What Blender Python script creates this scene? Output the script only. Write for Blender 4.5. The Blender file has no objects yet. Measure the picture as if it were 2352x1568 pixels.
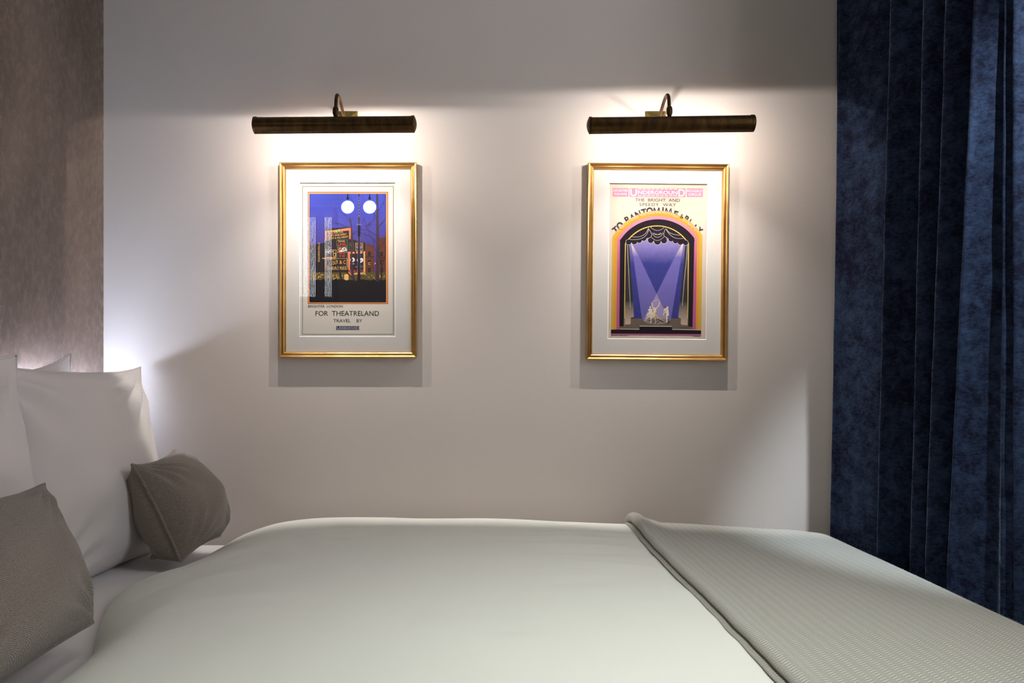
import bpy, bmesh, math, random
from mathutils import Vector, Matrix, noise
random.seed(7)
PI = math.pi
F = 1568.0          # focal length in pixels of the 2352x1568 frame (24 mm on 36 mm)
D = 1.9             # distance camera -> picture wall
EYE = 1.0

scn = bpy.context.scene
# ------------------------------------------------------------------ camera, exposure, light
cd = bpy.data.cameras.new('camera'); cam = bpy.data.objects.new('camera', cd)
scn.collection.objects.link(cam); scn.camera = cam
cam.location = (0, 0, EYE); cam.rotation_euler = (PI/2, 0, 0)
cd.lens = 24.0; cd.sensor_width = 36.0; cd.clip_start = 0.02
cd.shift_x = 56/2352; cd.shift_y = 84/2352
scn.view_settings.view_transform = 'Standard'
scn.view_settings.look = 'None'
scn.view_settings.gamma = 1.0
scn.view_settings.use_curve_mapping = False
scn.view_settings.exposure = 0.1

world = bpy.data.worlds.new('world'); scn.world = world; world.use_nodes = True
world.node_tree.nodes['Background'].inputs[0].default_value = (0.62, 0.75, 1.0, 1)
world.node_tree.nodes['Background'].inputs[1].default_value = 0.3

def area(name, loc, rot, sx, sy, power, col, spread=None):
    l = bpy.data.lights.new(name, 'AREA'); l.shape = 'RECTANGLE'; l.size = sx; l.size_y = sy
    l.energy = power; l.color = col
    if spread: l.spread = spread
    o = bpy.data.objects.new(name, l); scn.collection.objects.link(o)
    o.location = loc; o.rotation_euler = rot
    return o
# daylight just outside the right window (faces -X) and the far-left high window (faces +X)
area('daylight_right_window', (1.235, 0.86, 1.86), (0, PI/2, 0), 1.04, 0.50, 10.0, (0.92, 0.95, 1.0))
area('daylight_rear_window', (-1.58, -2.43, 2.09), (PI/2, 0, 0), 0.44, 0.80, 28.0, (0.92, 0.96, 1.0))
def spot(name, loc, rot, energy, color, size, blend, radius, parent=None):
    l = bpy.data.lights.new(name, 'SPOT'); l.energy = energy; l.color = color; l.spot_size = size; l.spot_blend = blend
    l.shadow_soft_size = radius
    o = bpy.data.objects.new(name, l); scn.collection.objects.link(o); o.location = loc; o.rotation_euler = rot
    if parent: o.parent = parent
    return o
spot('added_bed_spot', (0.42, 0.50, 2.54), (0, 0, 0), 101.0, (0.97, 1.0, 0.93), math.radians(74), 1.0, 0.10)  # added spot without a fixture, brightens the bed from overhead
spot('added_curtain_fold_spot', (1.02, .62, 2.50), (Vector((1.070, 1.30, 1.27))-Vector((1.02, .62, 2.50))).to_track_quat('-Z', 'Y').to_euler(), 340.0, (0.78, 0.90, 1.0), math.radians(28), 0.7, 0.02)  # added unseen spot, put in to light up the nearest curtain folds
LAMP_COL = (1.0, 0.94, 0.885)
LAMP_POINT = 2.05     # watts, each picture light bulb, all directions inside the shade
LAMP_DOWN = 7.3      # watts, the share thrown downwards by the shade's lining
BULB = 6.0           # brightness of the bulb glass itself
LED = 92.0

# ------------------------------------------------------------------ helpers
col = scn.collection
def link(o, parent=None):
    col.objects.link(o)
    if parent is not None: o.parent = parent
    return o
def tag(o, label=None, cat=None, group=None, kind=None):
    if label: o['label'] = label
    if cat: o['category'] = cat
    if group: o['group'] = group
    if kind: o['kind'] = kind
    return o
def empty(name, loc=(0,0,0), rot=(0,0,0)):
    o = bpy.data.objects.new(name, None); o.location = loc; o.rotation_euler = rot
    o.empty_display_size = 0.05
    return link(o)
def mesh_obj(name, verts, faces, mats, parent=None, smooth=False, uvs=None, midx=None, loc=None):
    me = bpy.data.meshes.new(name)
    me.from_pydata([tuple(v) for v in verts], [], faces)
    if not isinstance(mats, (list, tuple)): mats = [mats]
    for m in mats: me.materials.append(m)
    if midx: me.polygons.foreach_set('material_index', midx)
    if smooth: me.polygons.foreach_set('use_smooth', [True]*len(me.polygons))
    if uvs:
        l = me.uv_layers.new(name='UVMap')
        for lp in me.loops: l.data[lp.index].uv = uvs[lp.vertex_index]
    me.update()
    o = bpy.data.objects.new(name, me)
    if loc: o.location = loc
    return link(o, parent)
def bm_obj(name, bm, mat, parent=None, smooth=False, loc=None):
    me = bpy.data.meshes.new(name); bm.to_mesh(me); bm.free()
    me.materials.append(mat)
    if smooth: me.polygons.foreach_set('use_smooth', [True]*len(me.polygons))
    o = bpy.data.objects.new(name, me)
    if loc: o.location = loc
    return link(o, parent)
def add_box(bm, x0, x1, y0, y1, z0, z1, bevel=0, seg=2):
    r = bmesh.ops.create_cube(bm, size=1.0)
    vs = r['verts']
    for v in vs:
        v.co = Vector(((x0+x1)/2 + v.co.x*(x1-x0), (y0+y1)/2 + v.co.y*(y1-y0), (z0+z1)/2 + v.co.z*(z1-z0)))
    if bevel:
        es = list({e for v in vs for e in v.link_edges})
        bmesh.ops.bevel(bm, geom=es, offset=bevel, segments=seg, affect='EDGES', profile=0.5)
def grid_faces(nu, nv, closed_u=False, flip=False):
    fs = []
    for i in range(nu if closed_u else nu-1):
        for j in range(nv-1):
            a = i*nv+j; b = ((i+1) % nu)*nv+j
            f = (a, b, b+1, a+1)
            fs.append(f[::-1] if flip else f)
    return fs
def tube(path, r, n=12, caps=True):
    """sweep a circle along a list of points; r is a number or a list"""
    vs = []; fs = []
    m = len(path); P = [Vector(p) for p in path]
    up = Vector((1, 0, 0))
    T0 = (P[1]-P[0]).normalized()
    if abs(T0.dot(up)) > 0.9: up = Vector((0, 0, 1))
    nrm = (up - T0*up.dot(T0)).normalized()
    for i in range(m):
        T = (P[min(i+1, m-1)] - P[max(i-1, 0)]).normalized()
        nrm = (nrm - T*nrm.dot(T)).normalized(); b = T.cross(nrm)
        ri = r[i] if isinstance(r, (list, tuple)) else r
        for k in range(n):
            a = 2*PI*k/n
            vs.append(P[i] + nrm*math.cos(a)*ri + b*math.sin(a)*ri)
    for i in range(m-1):
        for k in range(n):
            a = i*n+k; b_ = i*n+(k+1) % n
            fs.append((a, b_, b_+n, a+n))
    if caps:
        fs.append(tuple(range(n))[::-1]); fs.append(tuple((m-1)*n+k for k in range(n)))
    return vs, fs
def interp(x, pts):
    if x <= pts[0][0]: return pts[0][1]
    for (a, fa), (b, fb) in zip(pts, pts[1:]):
        if x <= b:
            t = (x-a)/(b-a); return fa + (fb-fa)*t
    return pts[-1][1]
def sinterp(x, pts):
    """smooth (catmull-rom style) interpolation"""
    n = len(pts)
    if x <= pts[0][0]: return pts[0][1]
    if x >= pts[-1][0]: return pts[-1][1]
    for i in range(n-1):
        if x <= pts[i+1][0]:
            x0, y0 = pts[i]; x1, y1 = pts[i+1]
            def sl(k):
                if k == 0: return (pts[1][1]-pts[0][1])/(pts[1][0]-pts[0][0])
                if k == n-1: return (pts[-1][1]-pts[-2][1])/(pts[-1][0]-pts[-2][0])
                return (pts[k+1][1]-pts[k-1][1])/(pts[k+1][0]-pts[k-1][0])
            h = x1-x0; t = (x-x0)/h; m0 = sl(i)*h; m1 = sl(i+1)*h
            return (2*t**3-3*t*t+1)*y0 + (t**3-2*t*t+t)*m0 + (-2*t**3+3*t*t)*y1 + (t**3-t*t)*m1
def sstep(a, b, x):
    t = max(0.0, min(1.0, (x-a)/(b-a))); return t*t*(3-2*t)

# ------------------------------------------------------------------ materials
def lin(c):
    return tuple(((v/255)/12.92 if v/255 <= 0.04045 else ((v/255+0.055)/1.055)**2.4) for v in c)
class NT:
    def __init__(s, name):
        s.m = bpy.data.materials.new(name); s.m.use_nodes = True
        s.t = s.m.node_tree; s.b = s.t.nodes['Principled BSDF']
    def n(s, typ, **kw):
        nd = s.t.nodes.new(typ)
        for k, v in kw.items(): setattr(nd, k, v)
        return nd
    def l(s, a, b): s.t.links.new(a, b)
    def math(s, op, a, b=None, c=None):
        nd = s.n('ShaderNodeMath', operation=op)
        for i, x in enumerate((a, b, c)):
            if x is None: continue
            if isinstance(x, (int, float)): nd.inputs[i].default_value = x
            else: s.l(x, nd.inputs[i])
        return nd.outputs[0]
    def mix(s, fac, a, b):
        nd = s.n('ShaderNodeMix', data_type='RGBA')
        if isinstance(fac, (int, float)): nd.inputs[0].default_value = fac
        else: s.l(fac, nd.inputs[0])
        for i, x in ((6, a), (7, b)):
            if isinstance(x, tuple): nd.inputs[i].default_value = (*x[:3], 1)
            else: s.l(x, nd.inputs[i])
        return nd.outputs[2]
    def noise(s, scale, detail=3, rough=0.5, vec=None, dist=0.0):
        nd = s.n('ShaderNodeTexNoise'); nd.inputs['Scale'].default_value = scale
        nd.inputs['Detail'].default_value = detail; nd.inputs['Roughness'].default_value = rough
        nd.inputs['Distortion'].default_value = dist
        if vec is not None: s.l(vec, nd.inputs['Vector'])
        return nd.outputs[0]
    def obj(s, sc=(1,1,1)):
        tc = s.n('ShaderNodeTexCoord'); mp = s.n('ShaderNodeMapping'); mp.inputs['Scale'].default_value = sc
        s.l(tc.outputs['Object'], mp.inputs[0]); return mp.outputs[0]
    def ramp(s, fac, p0, p1):
        nd = s.n('ShaderNodeMapRange'); s.l(fac, nd.inputs[0])
        nd.inputs[1].default_value = p0; nd.inputs[2].default_value = p1
        return nd.outputs[0]
    def bump(s, h, strength, dist):
        nd = s.n('ShaderNodeBump'); nd.inputs['Strength'].default_value = strength
        nd.inputs['Distance'].default_value = dist; s.l(h, nd.inputs['Height'])
        s.l(nd.outputs[0], s.b.inputs['Normal']); return nd
    def base(s, c):
        if isinstance(c, tuple): s.b.inputs['Base Color'].default_value = (*c[:3], 1)
        else: s.l(c, s.b.inputs['Base Color'])
    def set(s, **kw):
        for k, v in kw.items(): s.b.inputs[k.replace('_', ' ')].default_value = v
def flat(name, c, rough=0.6, metal=0.0, spec=0.3, srgb=True):
    m = NT(name); m.base(lin(c) if srgb else c); m.set(Roughness=rough, Metallic=metal)
    m.b.inputs['Specular IOR Level'].default_value = spec
    return m.m

def make_wall():
    m = NT('greige_wall_paint'); v = m.obj()
    n1 = m.noise(2.2, 2, 0.5, v); n2 = m.noise(260, 4, 0.6, v); n3 = m.noise(40, 3, 0.5, v)
    m.base(m.mix(n1, lin((208, 198, 191)), lin((215, 205, 199))))
    m.set(Roughness=0.62); m.b.inputs['Specular IOR Level'].default_value = 0.25
    m.bump(m.math('ADD', m.math('MULTIPLY', n2, 0.5), n3), 0.25, 0.0009)
    return m.m
def make_plaster():
    m = NT('brown_suede_plaster')
    v = m.obj((1, 1, 0.28)); v2 = m.obj((1, 1, 0.55))
    a = m.noise(7, 6, 0.66, v, 0.35); b = m.noise(70, 7, 0.75, v2, 0.1); c = m.noise(2.0, 3, 0.5, v, 0.6)
    k = m.math('ADD', m.math('MULTIPLY', a, 0.5), m.math('ADD', m.math('MULTIPLY', b, 0.35), m.math('MULTIPLY', c, 0.35)))
    d = m.noise(420, 3, 0.6, v2)
    k = m.math('ADD', k, m.math('MULTIPLY', m.math('SUBTRACT', d, 0.5), 0.22))
    k = m.ramp(k, 0.36, 0.86)
    m.base(m.mix(k, lin((82, 70, 62)), lin((154, 134, 122))))
    m.l(m.ramp(b, 0.2, 1.4), m.b.inputs['Roughness'])
    m.b.inputs['Specular IOR Level'].default_value = 0.3
    m.bump(m.math('ADD', b, a), 0.35, 0.002)
    return m.m
def make_linen(name, c, bumpd=0.0006):
    m = NT(name); v = m.obj(); n1 = m.noise(900, 2, 0.5, v); n2 = m.noise(9, 3, 0.5, v)
    m.base(lin(c)); m.set(Roughness=0.85); m.b.inputs['Specular IOR Level'].default_value = 0.15
    m.set(Sheen_Weight=0.12, Sheen_Roughness=0.5)
    m.bump(m.math('ADD', m.math('MULTIPLY', n1, 0.25), m.math('MULTIPLY', n2, 3.0)), 0.35, bumpd)
    return m.m
def make_herringbone(name, dark, light, cw, per, k, contrast, fuzz, rib=False):
    m = NT(name)
    tc = m.n('ShaderNodeTexCoord'); sp = m.n('ShaderNodeSeparateXYZ'); m.l(tc.outputs['UV'], sp.inputs[0])
    wob = m.noise(60, 3, 0.6, tc.outputs['UV'])
    u = m.math('DIVIDE', m.math('ADD', sp.outputs[0], m.math('MULTIPLY', wob, cw*0.10)), cw)
    fl = m.math('FLOOR', u); par = m.math('FLOORED_MODULO', fl, 2.0); fr = m.math('FRACT', u)
    # s = fr on even columns and 1-fr on odd ones
    s_ = m.math('ADD', m.math('MULTIPLY', fr, m.math('SUBTRACT', 1.0, m.math('MULTIPLY', par, 2.0))), par)
    ph = m.math('ADD', m.math('DIVIDE', sp.outputs[1], per), m.math('MULTIPLY', s_, k))
    st = m.math('ADD', m.math('MULTIPLY', m.math('SINE', m.math('MULTIPLY', ph, 2*PI)), 0.5), 0.5)
    mp = m.n('ShaderNodeMapping'); m.l(tc.outputs['UV'], mp.inputs[0]); mp.inputs['Scale'].default_value = (1, 1, 1)
    f1 = m.ramp(m.noise(330, 5, 0.75, mp.outputs[0]), .3, .7); f2 = m.ramp(m.noise(1500, 2, 0.6, mp.outputs[0]), .2, .8)
    if rib:   # every other column weaves strong ribs, the ones between are finer and flatter
        amp = m.math('ADD', m.math('MULTIPLY', par, 0.62), 0.38)
        st = m.math('ADD', m.math('MULTIPLY', m.math('SUBTRACT', st, 0.5), amp), 0.5)
        hi = m.math('ADD', m.math('MULTIPLY', st, 1.0), m.math('MULTIPLY', par, 0.12))
    else: hi = st
    fac = m.math('ADD', m.math('MULTIPLY', hi, contrast), m.math('MULTIPLY', m.math('ADD', f1, f2), (1-contrast)*fuzz*.62))
    m.base(m.mix(m.ramp(fac, 0.12, 1.0), dark, light))
    m.set(Roughness=0.95, Sheen_Weight=0.35, Sheen_Roughness=0.6)
    m.b.inputs['Specular IOR Level'].default_value = 0.1
    m.bump(m.math('ADD', hi, m.math('MULTIPLY', f1, 1.6)), 0.6, 0.0009)
    return m.m
def make_velvet():
    m = NT('navy_velvet'); v = m.obj((1, 1, 0.9)); v2 = m.obj((1, 1, 1.6))
    a = m.noise(34, 5, 0.72, v, 0.25); b = m.noise(120, 4, 0.7, v2, 0.2); c = m.noise(5, 2, 0.5, v)
    k = m.ramp(m.math('ADD', m.math('MULTIPLY', a, 0.55), m.math('ADD', m.math('MULTIPLY', b, 0.35), m.math('MULTIPLY', c, 0.2))), 0.47, 0.66)
    m.base(m.mix(k, (0.0055, 0.0065, 0.021), (0.024, 0.041, 0.086)))
    m.set(Roughness=0.8, Sheen_Roughness=0.38)
    m.b.inputs['Specular IOR Level'].default_value = 0.12
    m.l(m.math('ADD', m.math('MULTIPLY', k, 1.0), 0.15), m.b.inputs['Sheen Weight'])
    m.b.inputs['Sheen Tint'].default_value = (0.55, 0.74, 1.0, 1)
    m.bump(m.math('ADD', a, b), 0.4, 0.002)
    return m.m
def make_gold():
    m = NT('antique_gold_leaf'); v = m.obj((1, 1, 1))
    a = m.noise(14, 2, 0.5, v); b = m.noise(500, 2, 0.5, v)
    m.base(m.mix(m.ramp(a, 0.3, 0.75), lin((200, 156, 92)), lin((222, 184, 122))))
    m.set(Metallic=1.0); m.l(m.math('ADD', m.math('MULTIPLY', a, 0.12), 0.26), m.b.inputs['Roughness'])
    m.bump(b, 0.05, 0.0002)
    return m.m
def make_brass(name, c0, c1, rough):
    m = NT(name); v = m.obj((3, 1, 1)); a = m.noise(16, 5, 0.65, v, 0.5)
    m.base(m.mix(m.ramp(a, 0.35, 0.7), lin(c0), lin(c1)))
    m.set(Metallic=0.9); m.l(m.math('ADD', m.math('MULTIPLY', a, 0.2), rough), m.b.inputs['Roughness'])
    return m.m
def make_glass():
    m = NT('picture_glass')
    t = m.t; t.nodes.remove(m.b)
    out = [n for n in t.nodes if n.type == 'OUTPUT_MATERIAL'][0]
    tr = m.n('ShaderNodeBsdfTransparent'); gl = m.n('ShaderNodeBsdfGlossy'); gl.inputs['Roughness'].default_value = 0.0
    fr = m.n('ShaderNodeFresnel'); ge = m.n('ShaderNodeNewGeometry')
    m.l(m.math('ADD', 1.5, m.math('MULTIPLY', ge.outputs['Backfacing'], 1/1.5-1.5)), fr.inputs[0])
    mx = m.n('ShaderNodeMixShader'); m.l(fr.outputs[0], mx.inputs[0]); m.l(tr.outputs[0], mx.inputs[1]); m.l(gl.outputs[0], mx.inputs[2])
    m.l(mx.outputs[0], out.inputs[0])
    return m.m
def emit(name, c, s):
    m = NT(name); m.base((0, 0, 0)); m.b.inputs['Emission Color'].default_value = (*c, 1)
    m.b.inputs['Emission Strength'].default_value = s
    return m.m

WALL = make_wall(); PLASTER = make_plaster()
CEIL = flat('ceiling_white', (225, 222, 216), 0.8)
DUVETM = make_linen('white_cotton_sateen', (226, 228, 220), 0.0008)
PILLOWM = make_linen('white_pillowcase_cotton', (222, 216, 214), 0.0009)
SHEETM = make_linen('white_sheet_cotton', (222, 219, 218))
TWEED = make_herringbone('grey_brown_herringbone_wool', lin((52, 45, 40)), lin((186, 172, 158)), 0.0128, 0.0026, 3.0, 0.42, 1.05)
THROWM = make_herringbone('pale_grey_chevron_wool', lin((122, 121, 112)), lin((218, 217, 206)), 0.0098, 0.0056, 1.1, 0.58, 0.92, rib=True)
VELVET = make_velvet(); GOLD = make_gold(); GLASS = make_glass()
BRONZE = make_brass('aged_bronze', (62, 44, 26), (96, 70, 36), 0.28)
BRASS = make_brass('olive_aged_brass', (128, 108, 56), (168, 142, 76), 0.30)
INNER = flat('shade_lining', (150, 120, 78), 0.5, 0.0)
MAT = flat('mat_board', (214, 209, 204), 0.9)
BEVEL = flat('mat_bevel_core', (250, 247, 242), 0.9)
OAK = flat('dark_bed_timber', (70, 54, 42), 0.5)
def make_bulb():
    m = NT('warm_bulb_glow'); t = m.t; t.nodes.remove(m.b)
    out = [n for n in t.nodes if n.type == 'OUTPUT_MATERIAL'][0]
    tr = m.n('ShaderNodeBsdfTransparent'); em = m.n('ShaderNodeEmission'); em.inputs[0].default_value = (*LAMP_COL, 1); em.inputs[1].default_value = BULB
    ad = m.n('ShaderNodeAddShader'); m.l(tr.outputs[0], ad.inputs[0]); m.l(em.outputs[0], ad.inputs[1]); m.l(ad.outputs[0], out.inputs[0])
    return m.m
BULBM = make_bulb()
LEDM = emit('cool_led_glow', (0.66, 0.77, 1.0), LED)
WINW = flat('window_white_paint', (225, 225, 222), 0.45)
CHROME = flat('steel_grey_metal', (150, 150, 150), 0.35, 0.9)

# ------------------------------------------------------------------ structure
XL, XR, YB, ZC = -1.069, 1.125, -2.3, 2.56
def struct(name, boxes, mat):
    bm = bmesh.new()
    for b in boxes: add_box(bm, *b)
    o = bm_obj(name, bm, mat); o['kind'] = 'structure'; return o
struct('floor', [(-2.2, 1.40, YB-.15, 2.05, -0.12, 0.0)], flat('dark_oak_floor', (96, 78, 60), 0.5))
struct('ceiling', [(-2.2, 1.40, YB-.15, 2.05, ZC, ZC+0.12)], CEIL)
struct('wall_far', [(-1.30, 1.40, 1.9, 2.05, 0.0, ZC)], WALL)
struct('wall_back', [(-2.15, -1.80, YB-.10, YB, 0.0, ZC), (-1.36, 1.40, YB-.10, YB, 0.0, ZC), (-1.80, -1.36, YB-.10, YB, 0, 1.69), (-1.80, -1.36, YB-.10, YB, 2.49, ZC)], WALL)
struct('wall_left', [(-1.22, XL, -0.10, 1.9, 0, ZC)], PLASTER)
struct('wall_left_rear', [(-2.15, -2.0, YB, -0.10, 0, ZC), (-2.0, -1.22, -0.10, 0.0, 0, ZC)], WALL)
struct('wall_right', [(XR, XR+.16, YB, 0.58, 0, ZC), (XR, XR+.16, 1.15, 1.9, 0, ZC), (XR, XR+.16, 0.58, 1.15, 0, 1.30), (XR, XR+.16, 0.58, 1.15, 2.42, ZC)], WALL)
# right window: casing, middle bar, two panes
def window(name, xa, xb, y0, y1, z0, z1, nbar):
    bm = bmesh.new(); t = 0.04
    add_box(bm, xa, xb, y0, y0+t, z0, z1); add_box(bm, xa, xb, y1-t, y1, z0, z1)
    add_box(bm, xa, xb, y0+t, y1-t, z0, z0+t); add_box(bm, xa, xb, y0+t, y1-t, z1-t, z1)
    w = bm_obj(name, bm, WINW); w['kind'] = 'structure'
    ys = [y0+t + (y1-y0-2*t)*k/nbar for k in range(nbar+1)]
    for k in range(1, nbar):
        b2 = bmesh.new(); add_box(b2, xa, xb, ys[k]-.012, ys[k]+.012, z0+t, z1-t); bm_obj('glazing_bar', b2, WINW, w)
    xm = (xa+xb)/2
    for k in range(nbar):
        a = ys[k] + (.012 if k else 0); b = ys[k+1] - (.012 if k < nbar-1 else 0)
        mesh_obj('window_pane', [(xm, a, z0+t), (xm, b, z0+t), (xm, b, z1-t), (xm, a, z1-t)], [(0, 1, 2, 3)], GLASS, w)
    return w
window('window_1', XR+.05, XR+.09, 0.58, 1.15, 1.30, 2.42, 2)
w2 = window('window_2', -.02, .02, -0.22, 0.22, -.40, .40, 1)
w2.location = (-1.58, YB-.06, 2.09); w2.rotation_euler = (0, 0, PI/2)

# ------------------------------------------------------------------ vertical blind of the rear window
vb = empty('vertical_blind', (-1.58, YB+.02, 1.675))
tag(vb, 'narrow-slatted vertical blind mirrored as white stripes in the night picture glass', 'blind')
VBW = flat('blind_charcoal_fabric', (20, 18, 22), 0.9)
bm = bmesh.new(); add_box(bm, -.25, .25, -.012, .012, 0.79, 0.84); bm_obj('head_rail', bm, VBW, vb)
bm = bmesh.new(); add_box(bm, -.25, .25, -.006, .006, 0.0, 0.035); bm_obj('bottom_rail', bm, VBW, vb)
bm = bmesh.new(); add_box(bm, .052, .128, -.009, -.002, 0.035, 0.79); bm_obj('centre_panel', bm, VBW, vb)
bm = bmesh.new(); add_box(bm, .205, .25, -.009, -.002, 0.035, 0.79); bm_obj('side_panel', bm, VBW, vb)
slat = None
for i in range(38):
    if slat is None:
        bm = bmesh.new(); add_box(bm, -0.0042, 0.0042, -0.0012, 0.0012, 0.035, 0.79)
        slat = bm_obj('slat', bm, VBW, vb); o = slat
    else: o = link(slat.copy(), vb)
    o.location = (-.245 + .0130*i, 0, 0)

# ------------------------------------------------------------------ bed, sheet, duvet
bed = empty('bed', (-0.07, 1.0, 0))
tag(bed, 'double bed with white linen standing against the picture wall', 'bed')
bm = bmesh.new(); add_box(bm, -.975, .93, -.80, .84, .10, .27, .012); bm_obj('bed_base', bm, OAK, bed)
bm = bmesh.new(); add_box(bm, -.975, .93, -.82, .855, .272, .548, .045, 4); bm_obj('mattress', bm, PILLOWM, bed, True)
bm = bmesh.new(); add_box(bm, -.997, -.978, -.84, .88, .0, .75, .006); bm_obj('headboard', bm, OAK, bed)
for sx in (-.93, .86):
    for sy in (-.72, .76):
        bm = bmesh.new(); add_box(bm, sx-.03, sx+.03, sy-.03, sy+.03, 0, .10, .006); bm_obj('leg', bm, OAK, bed)
led = empty('led_wall_light', (-1.060, 1.80, .962))
tag(led, 'cool white glowing strip light hidden behind the pillows in the wall corner', 'lamp')
bm = bmesh.new(); add_box(bm, -.008, .004, -.705, .050, -.014, .0); bm_obj('channel', bm, CHROME, led)
bm = bmesh.new(); add_box(bm, -.006, .008, -.70, .045, .001, .009, .002); bm_obj('diffuser', bm, LEDM, led)

def crease(x, y, p0, p1, amp, w):
    px, py = p1[0]-p0[0], p1[1]-p0[1]; L2 = px*px+py*py
    t = ((x-p0[0])*px + (y-p0[1])*py)/L2
    tt = max(0, min(1, t)); dx = x-p0[0]-tt*px; dy = y-p0[1]-tt*py
    d2 = dx*dx+dy*dy
    return amp*math.exp(-d2/(w*w))*(math.sin(PI*max(0.02, min(.98, t)))**0.6 if 0 < t < 1 else 0.15)
ZTOP = [(-.75, .604), (-.66, .611), (-.61, .618), (-.516, .636), (-.373, .646), (-.13, .647), (.088, .643), (.285, .634), (.40, .627), (.60, .617), (.80, .602), (.86, .594), (.95, .592)]
XLEFT = [(.0, -.60), (.9, -.60), (1.05, -.615), (1.15, -.66), (1.30, -.725), (1.41, -.745), (1.5, -.705), (1.6, -.685), (1.86, -.675)]
CREASES = [((-.66, 1.33), (-.50, 1.52), .006, .014), ((-.64, 1.26), (-.44, 1.44), -.006, .018), ((-.66, 1.20), (-.40, 1.32), .005, .018),
           ((-.62, 1.10), (-.30, 1.16), .004, .03), ((-.58, 1.55), (-.25, 1.66), .004, .014), ((-.55, 1.50), (-.20, 1.60), -.004, .02),
           ((-.10, 1.56), (.34, 1.60), .003, .012), ((0.0, 1.50), (.36, 1.52), .003, .014), ((.05, 1.44), (.36, 1.47), -.003, .014),
           ((.10, 1.62), (.36, 1.66), .003, .010), ((.15, 1.38), (.36, 1.36), .0025, .014), ((-.3, 1.0), (.1, .92), .003, .05), ((.0, 1.2), (.3, 1.28), -.002, .03)]
def H(x, y, wr=1.0):
    """duvet top surface"""
    zt = 1-(1-sinterp(x, ZTOP))*(1.025-.015*sstep(.7, .9, x))
    xl = sinterp(y, XLEFT)
    d = x-xl
    e = 0.135
    if d < e:
        t = 1-max(0.0, d)/e
        zt = .556 + (zt-.556)*math.sqrt(max(0, 1-t**2.2))
    if wr:
        z = 0
        for c in CREASES: z += crease(x, y, *c)
        z += .0035*noise.noise(Vector((x*3.2, y*4.5, 1.7))) + .0012*noise.noise(Vector((x*9, y*22, 4.1)))
        zt += 1.35*z*wr*min(1, max(0, d)/.05)*(1-sstep(.8, .9, x))
    # far edge rolls down towards the wall gap
    if y > 1.76:
        t = min(1.0, (y-1.76)/.097); zt -= .07*(1-math.sqrt(max(0, 1-t*t)))*1.0
    return zt
def foot_drop(x, z):
    """foot edge rolls over: x grows to .93, then skirt"""
    if x <= .855: return z
    t = min(1, (x-.855)/.065); return z - .07*(1-math.sqrt(max(0, 1-t*t)))
# sheet: rounded slab skin
vs = []; uv = []
xs = [-1.045+0.02*i for i in range(100)]; xs = [x for x in xs if x < .90]
ysn = [.16+.02*i for i in range(86)]; ysn = [y for y in ysn if y < 1.87]
for x in xs:
    for y in ysn:
        z = .557 + .0015*noise.noise(Vector((x*7, y*9, 0))) + crease(x, y, (-.93, 1.48), (-.72, 1.56), .004, .02) + crease(x, y, (-.93, 1.42), (-.74, 1.47), -.003, .02)
        if y > 1.80: t = min(1, (y-1.80)/.065); z -= .05*(1-math.sqrt(max(0, 1-t*t)))
        if x > .80: z -= (x-.80)*.25
        vs.append((x, y, z)); uv.append((x, y))
fs = grid_faces(len(xs), len(ysn))
sh = mesh_obj('fitted_sheet', vs, fs, SHEETM, smooth=True, uvs=uv)
tag(sh, 'smooth white bottom sheet showing between the big pillows and the duvet', 'sheet')
# duvet
us = [0, .004, .010, .018, .03, .045, .06, .08, .10, .125, .15, .175, .2]
vs = []; uv = []
NX = 150
ys2 = []
y = .12
while y < 1.60: ys2.append(y); y += .012
ys2 += [1.60+.009*k for k in range(28)]
ys2 = [y for y in ys2 if y < 1.853] + [1.853, 1.856, 1.857, 1.857]
for i in range(NX+1):
    for j, y in enumerate(ys2):
        xl = sinterp(y, XLEFT)
        if i < len(us): x = xl + us[i]
        else:
            t = (i-len(us)+1)/(NX-len(us)+1); x0 = xl+us[-1]
            x = x0 + (.920-x0)*(1-(1-t)**1.25)
        z = H(x, y)
        if i == 0: z = .5585
        k = len(ys2)-1-j
        if k == 2: z -= .02
        if k == 1: z -= .08
        if k == 0: z -= .16
        z = foot_drop(x, z)
        vs.append((x, min(y, 1.857), z)); uv.append((x, y))
n0 = len(ys2)
for j, y in enumerate(ys2):     # foot skirt
    pass
fs = grid_faces(NX+1, n0)
base = len(vs)
for r_, (xx, zz) in enumerate([(.923, .50), (.925, .44), (.924, .36), (.922, .30)]):
    for j, y in enumerate(ys2):
        vs.append((xx, min(y, 1.857), min(zz, vs[NX*n0+j][2]-.01*(r_+1)))); uv.append((xx+.1*r_, y))
for r_ in range(4):
    a = NX*n0 if r_ == 0 else base+(r_-1)*n0
    b = base + r_*n0
    for j in range(n0-1): fs.append((a+j, b+j, b+j+1, a+j+1))
dv = mesh_obj('duvet', vs, fs, DUVETM, smooth=True, uvs=uv)
tag(dv, 'plump white duvet spread flat across the bed under the grey throw', 'duvet')

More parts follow.
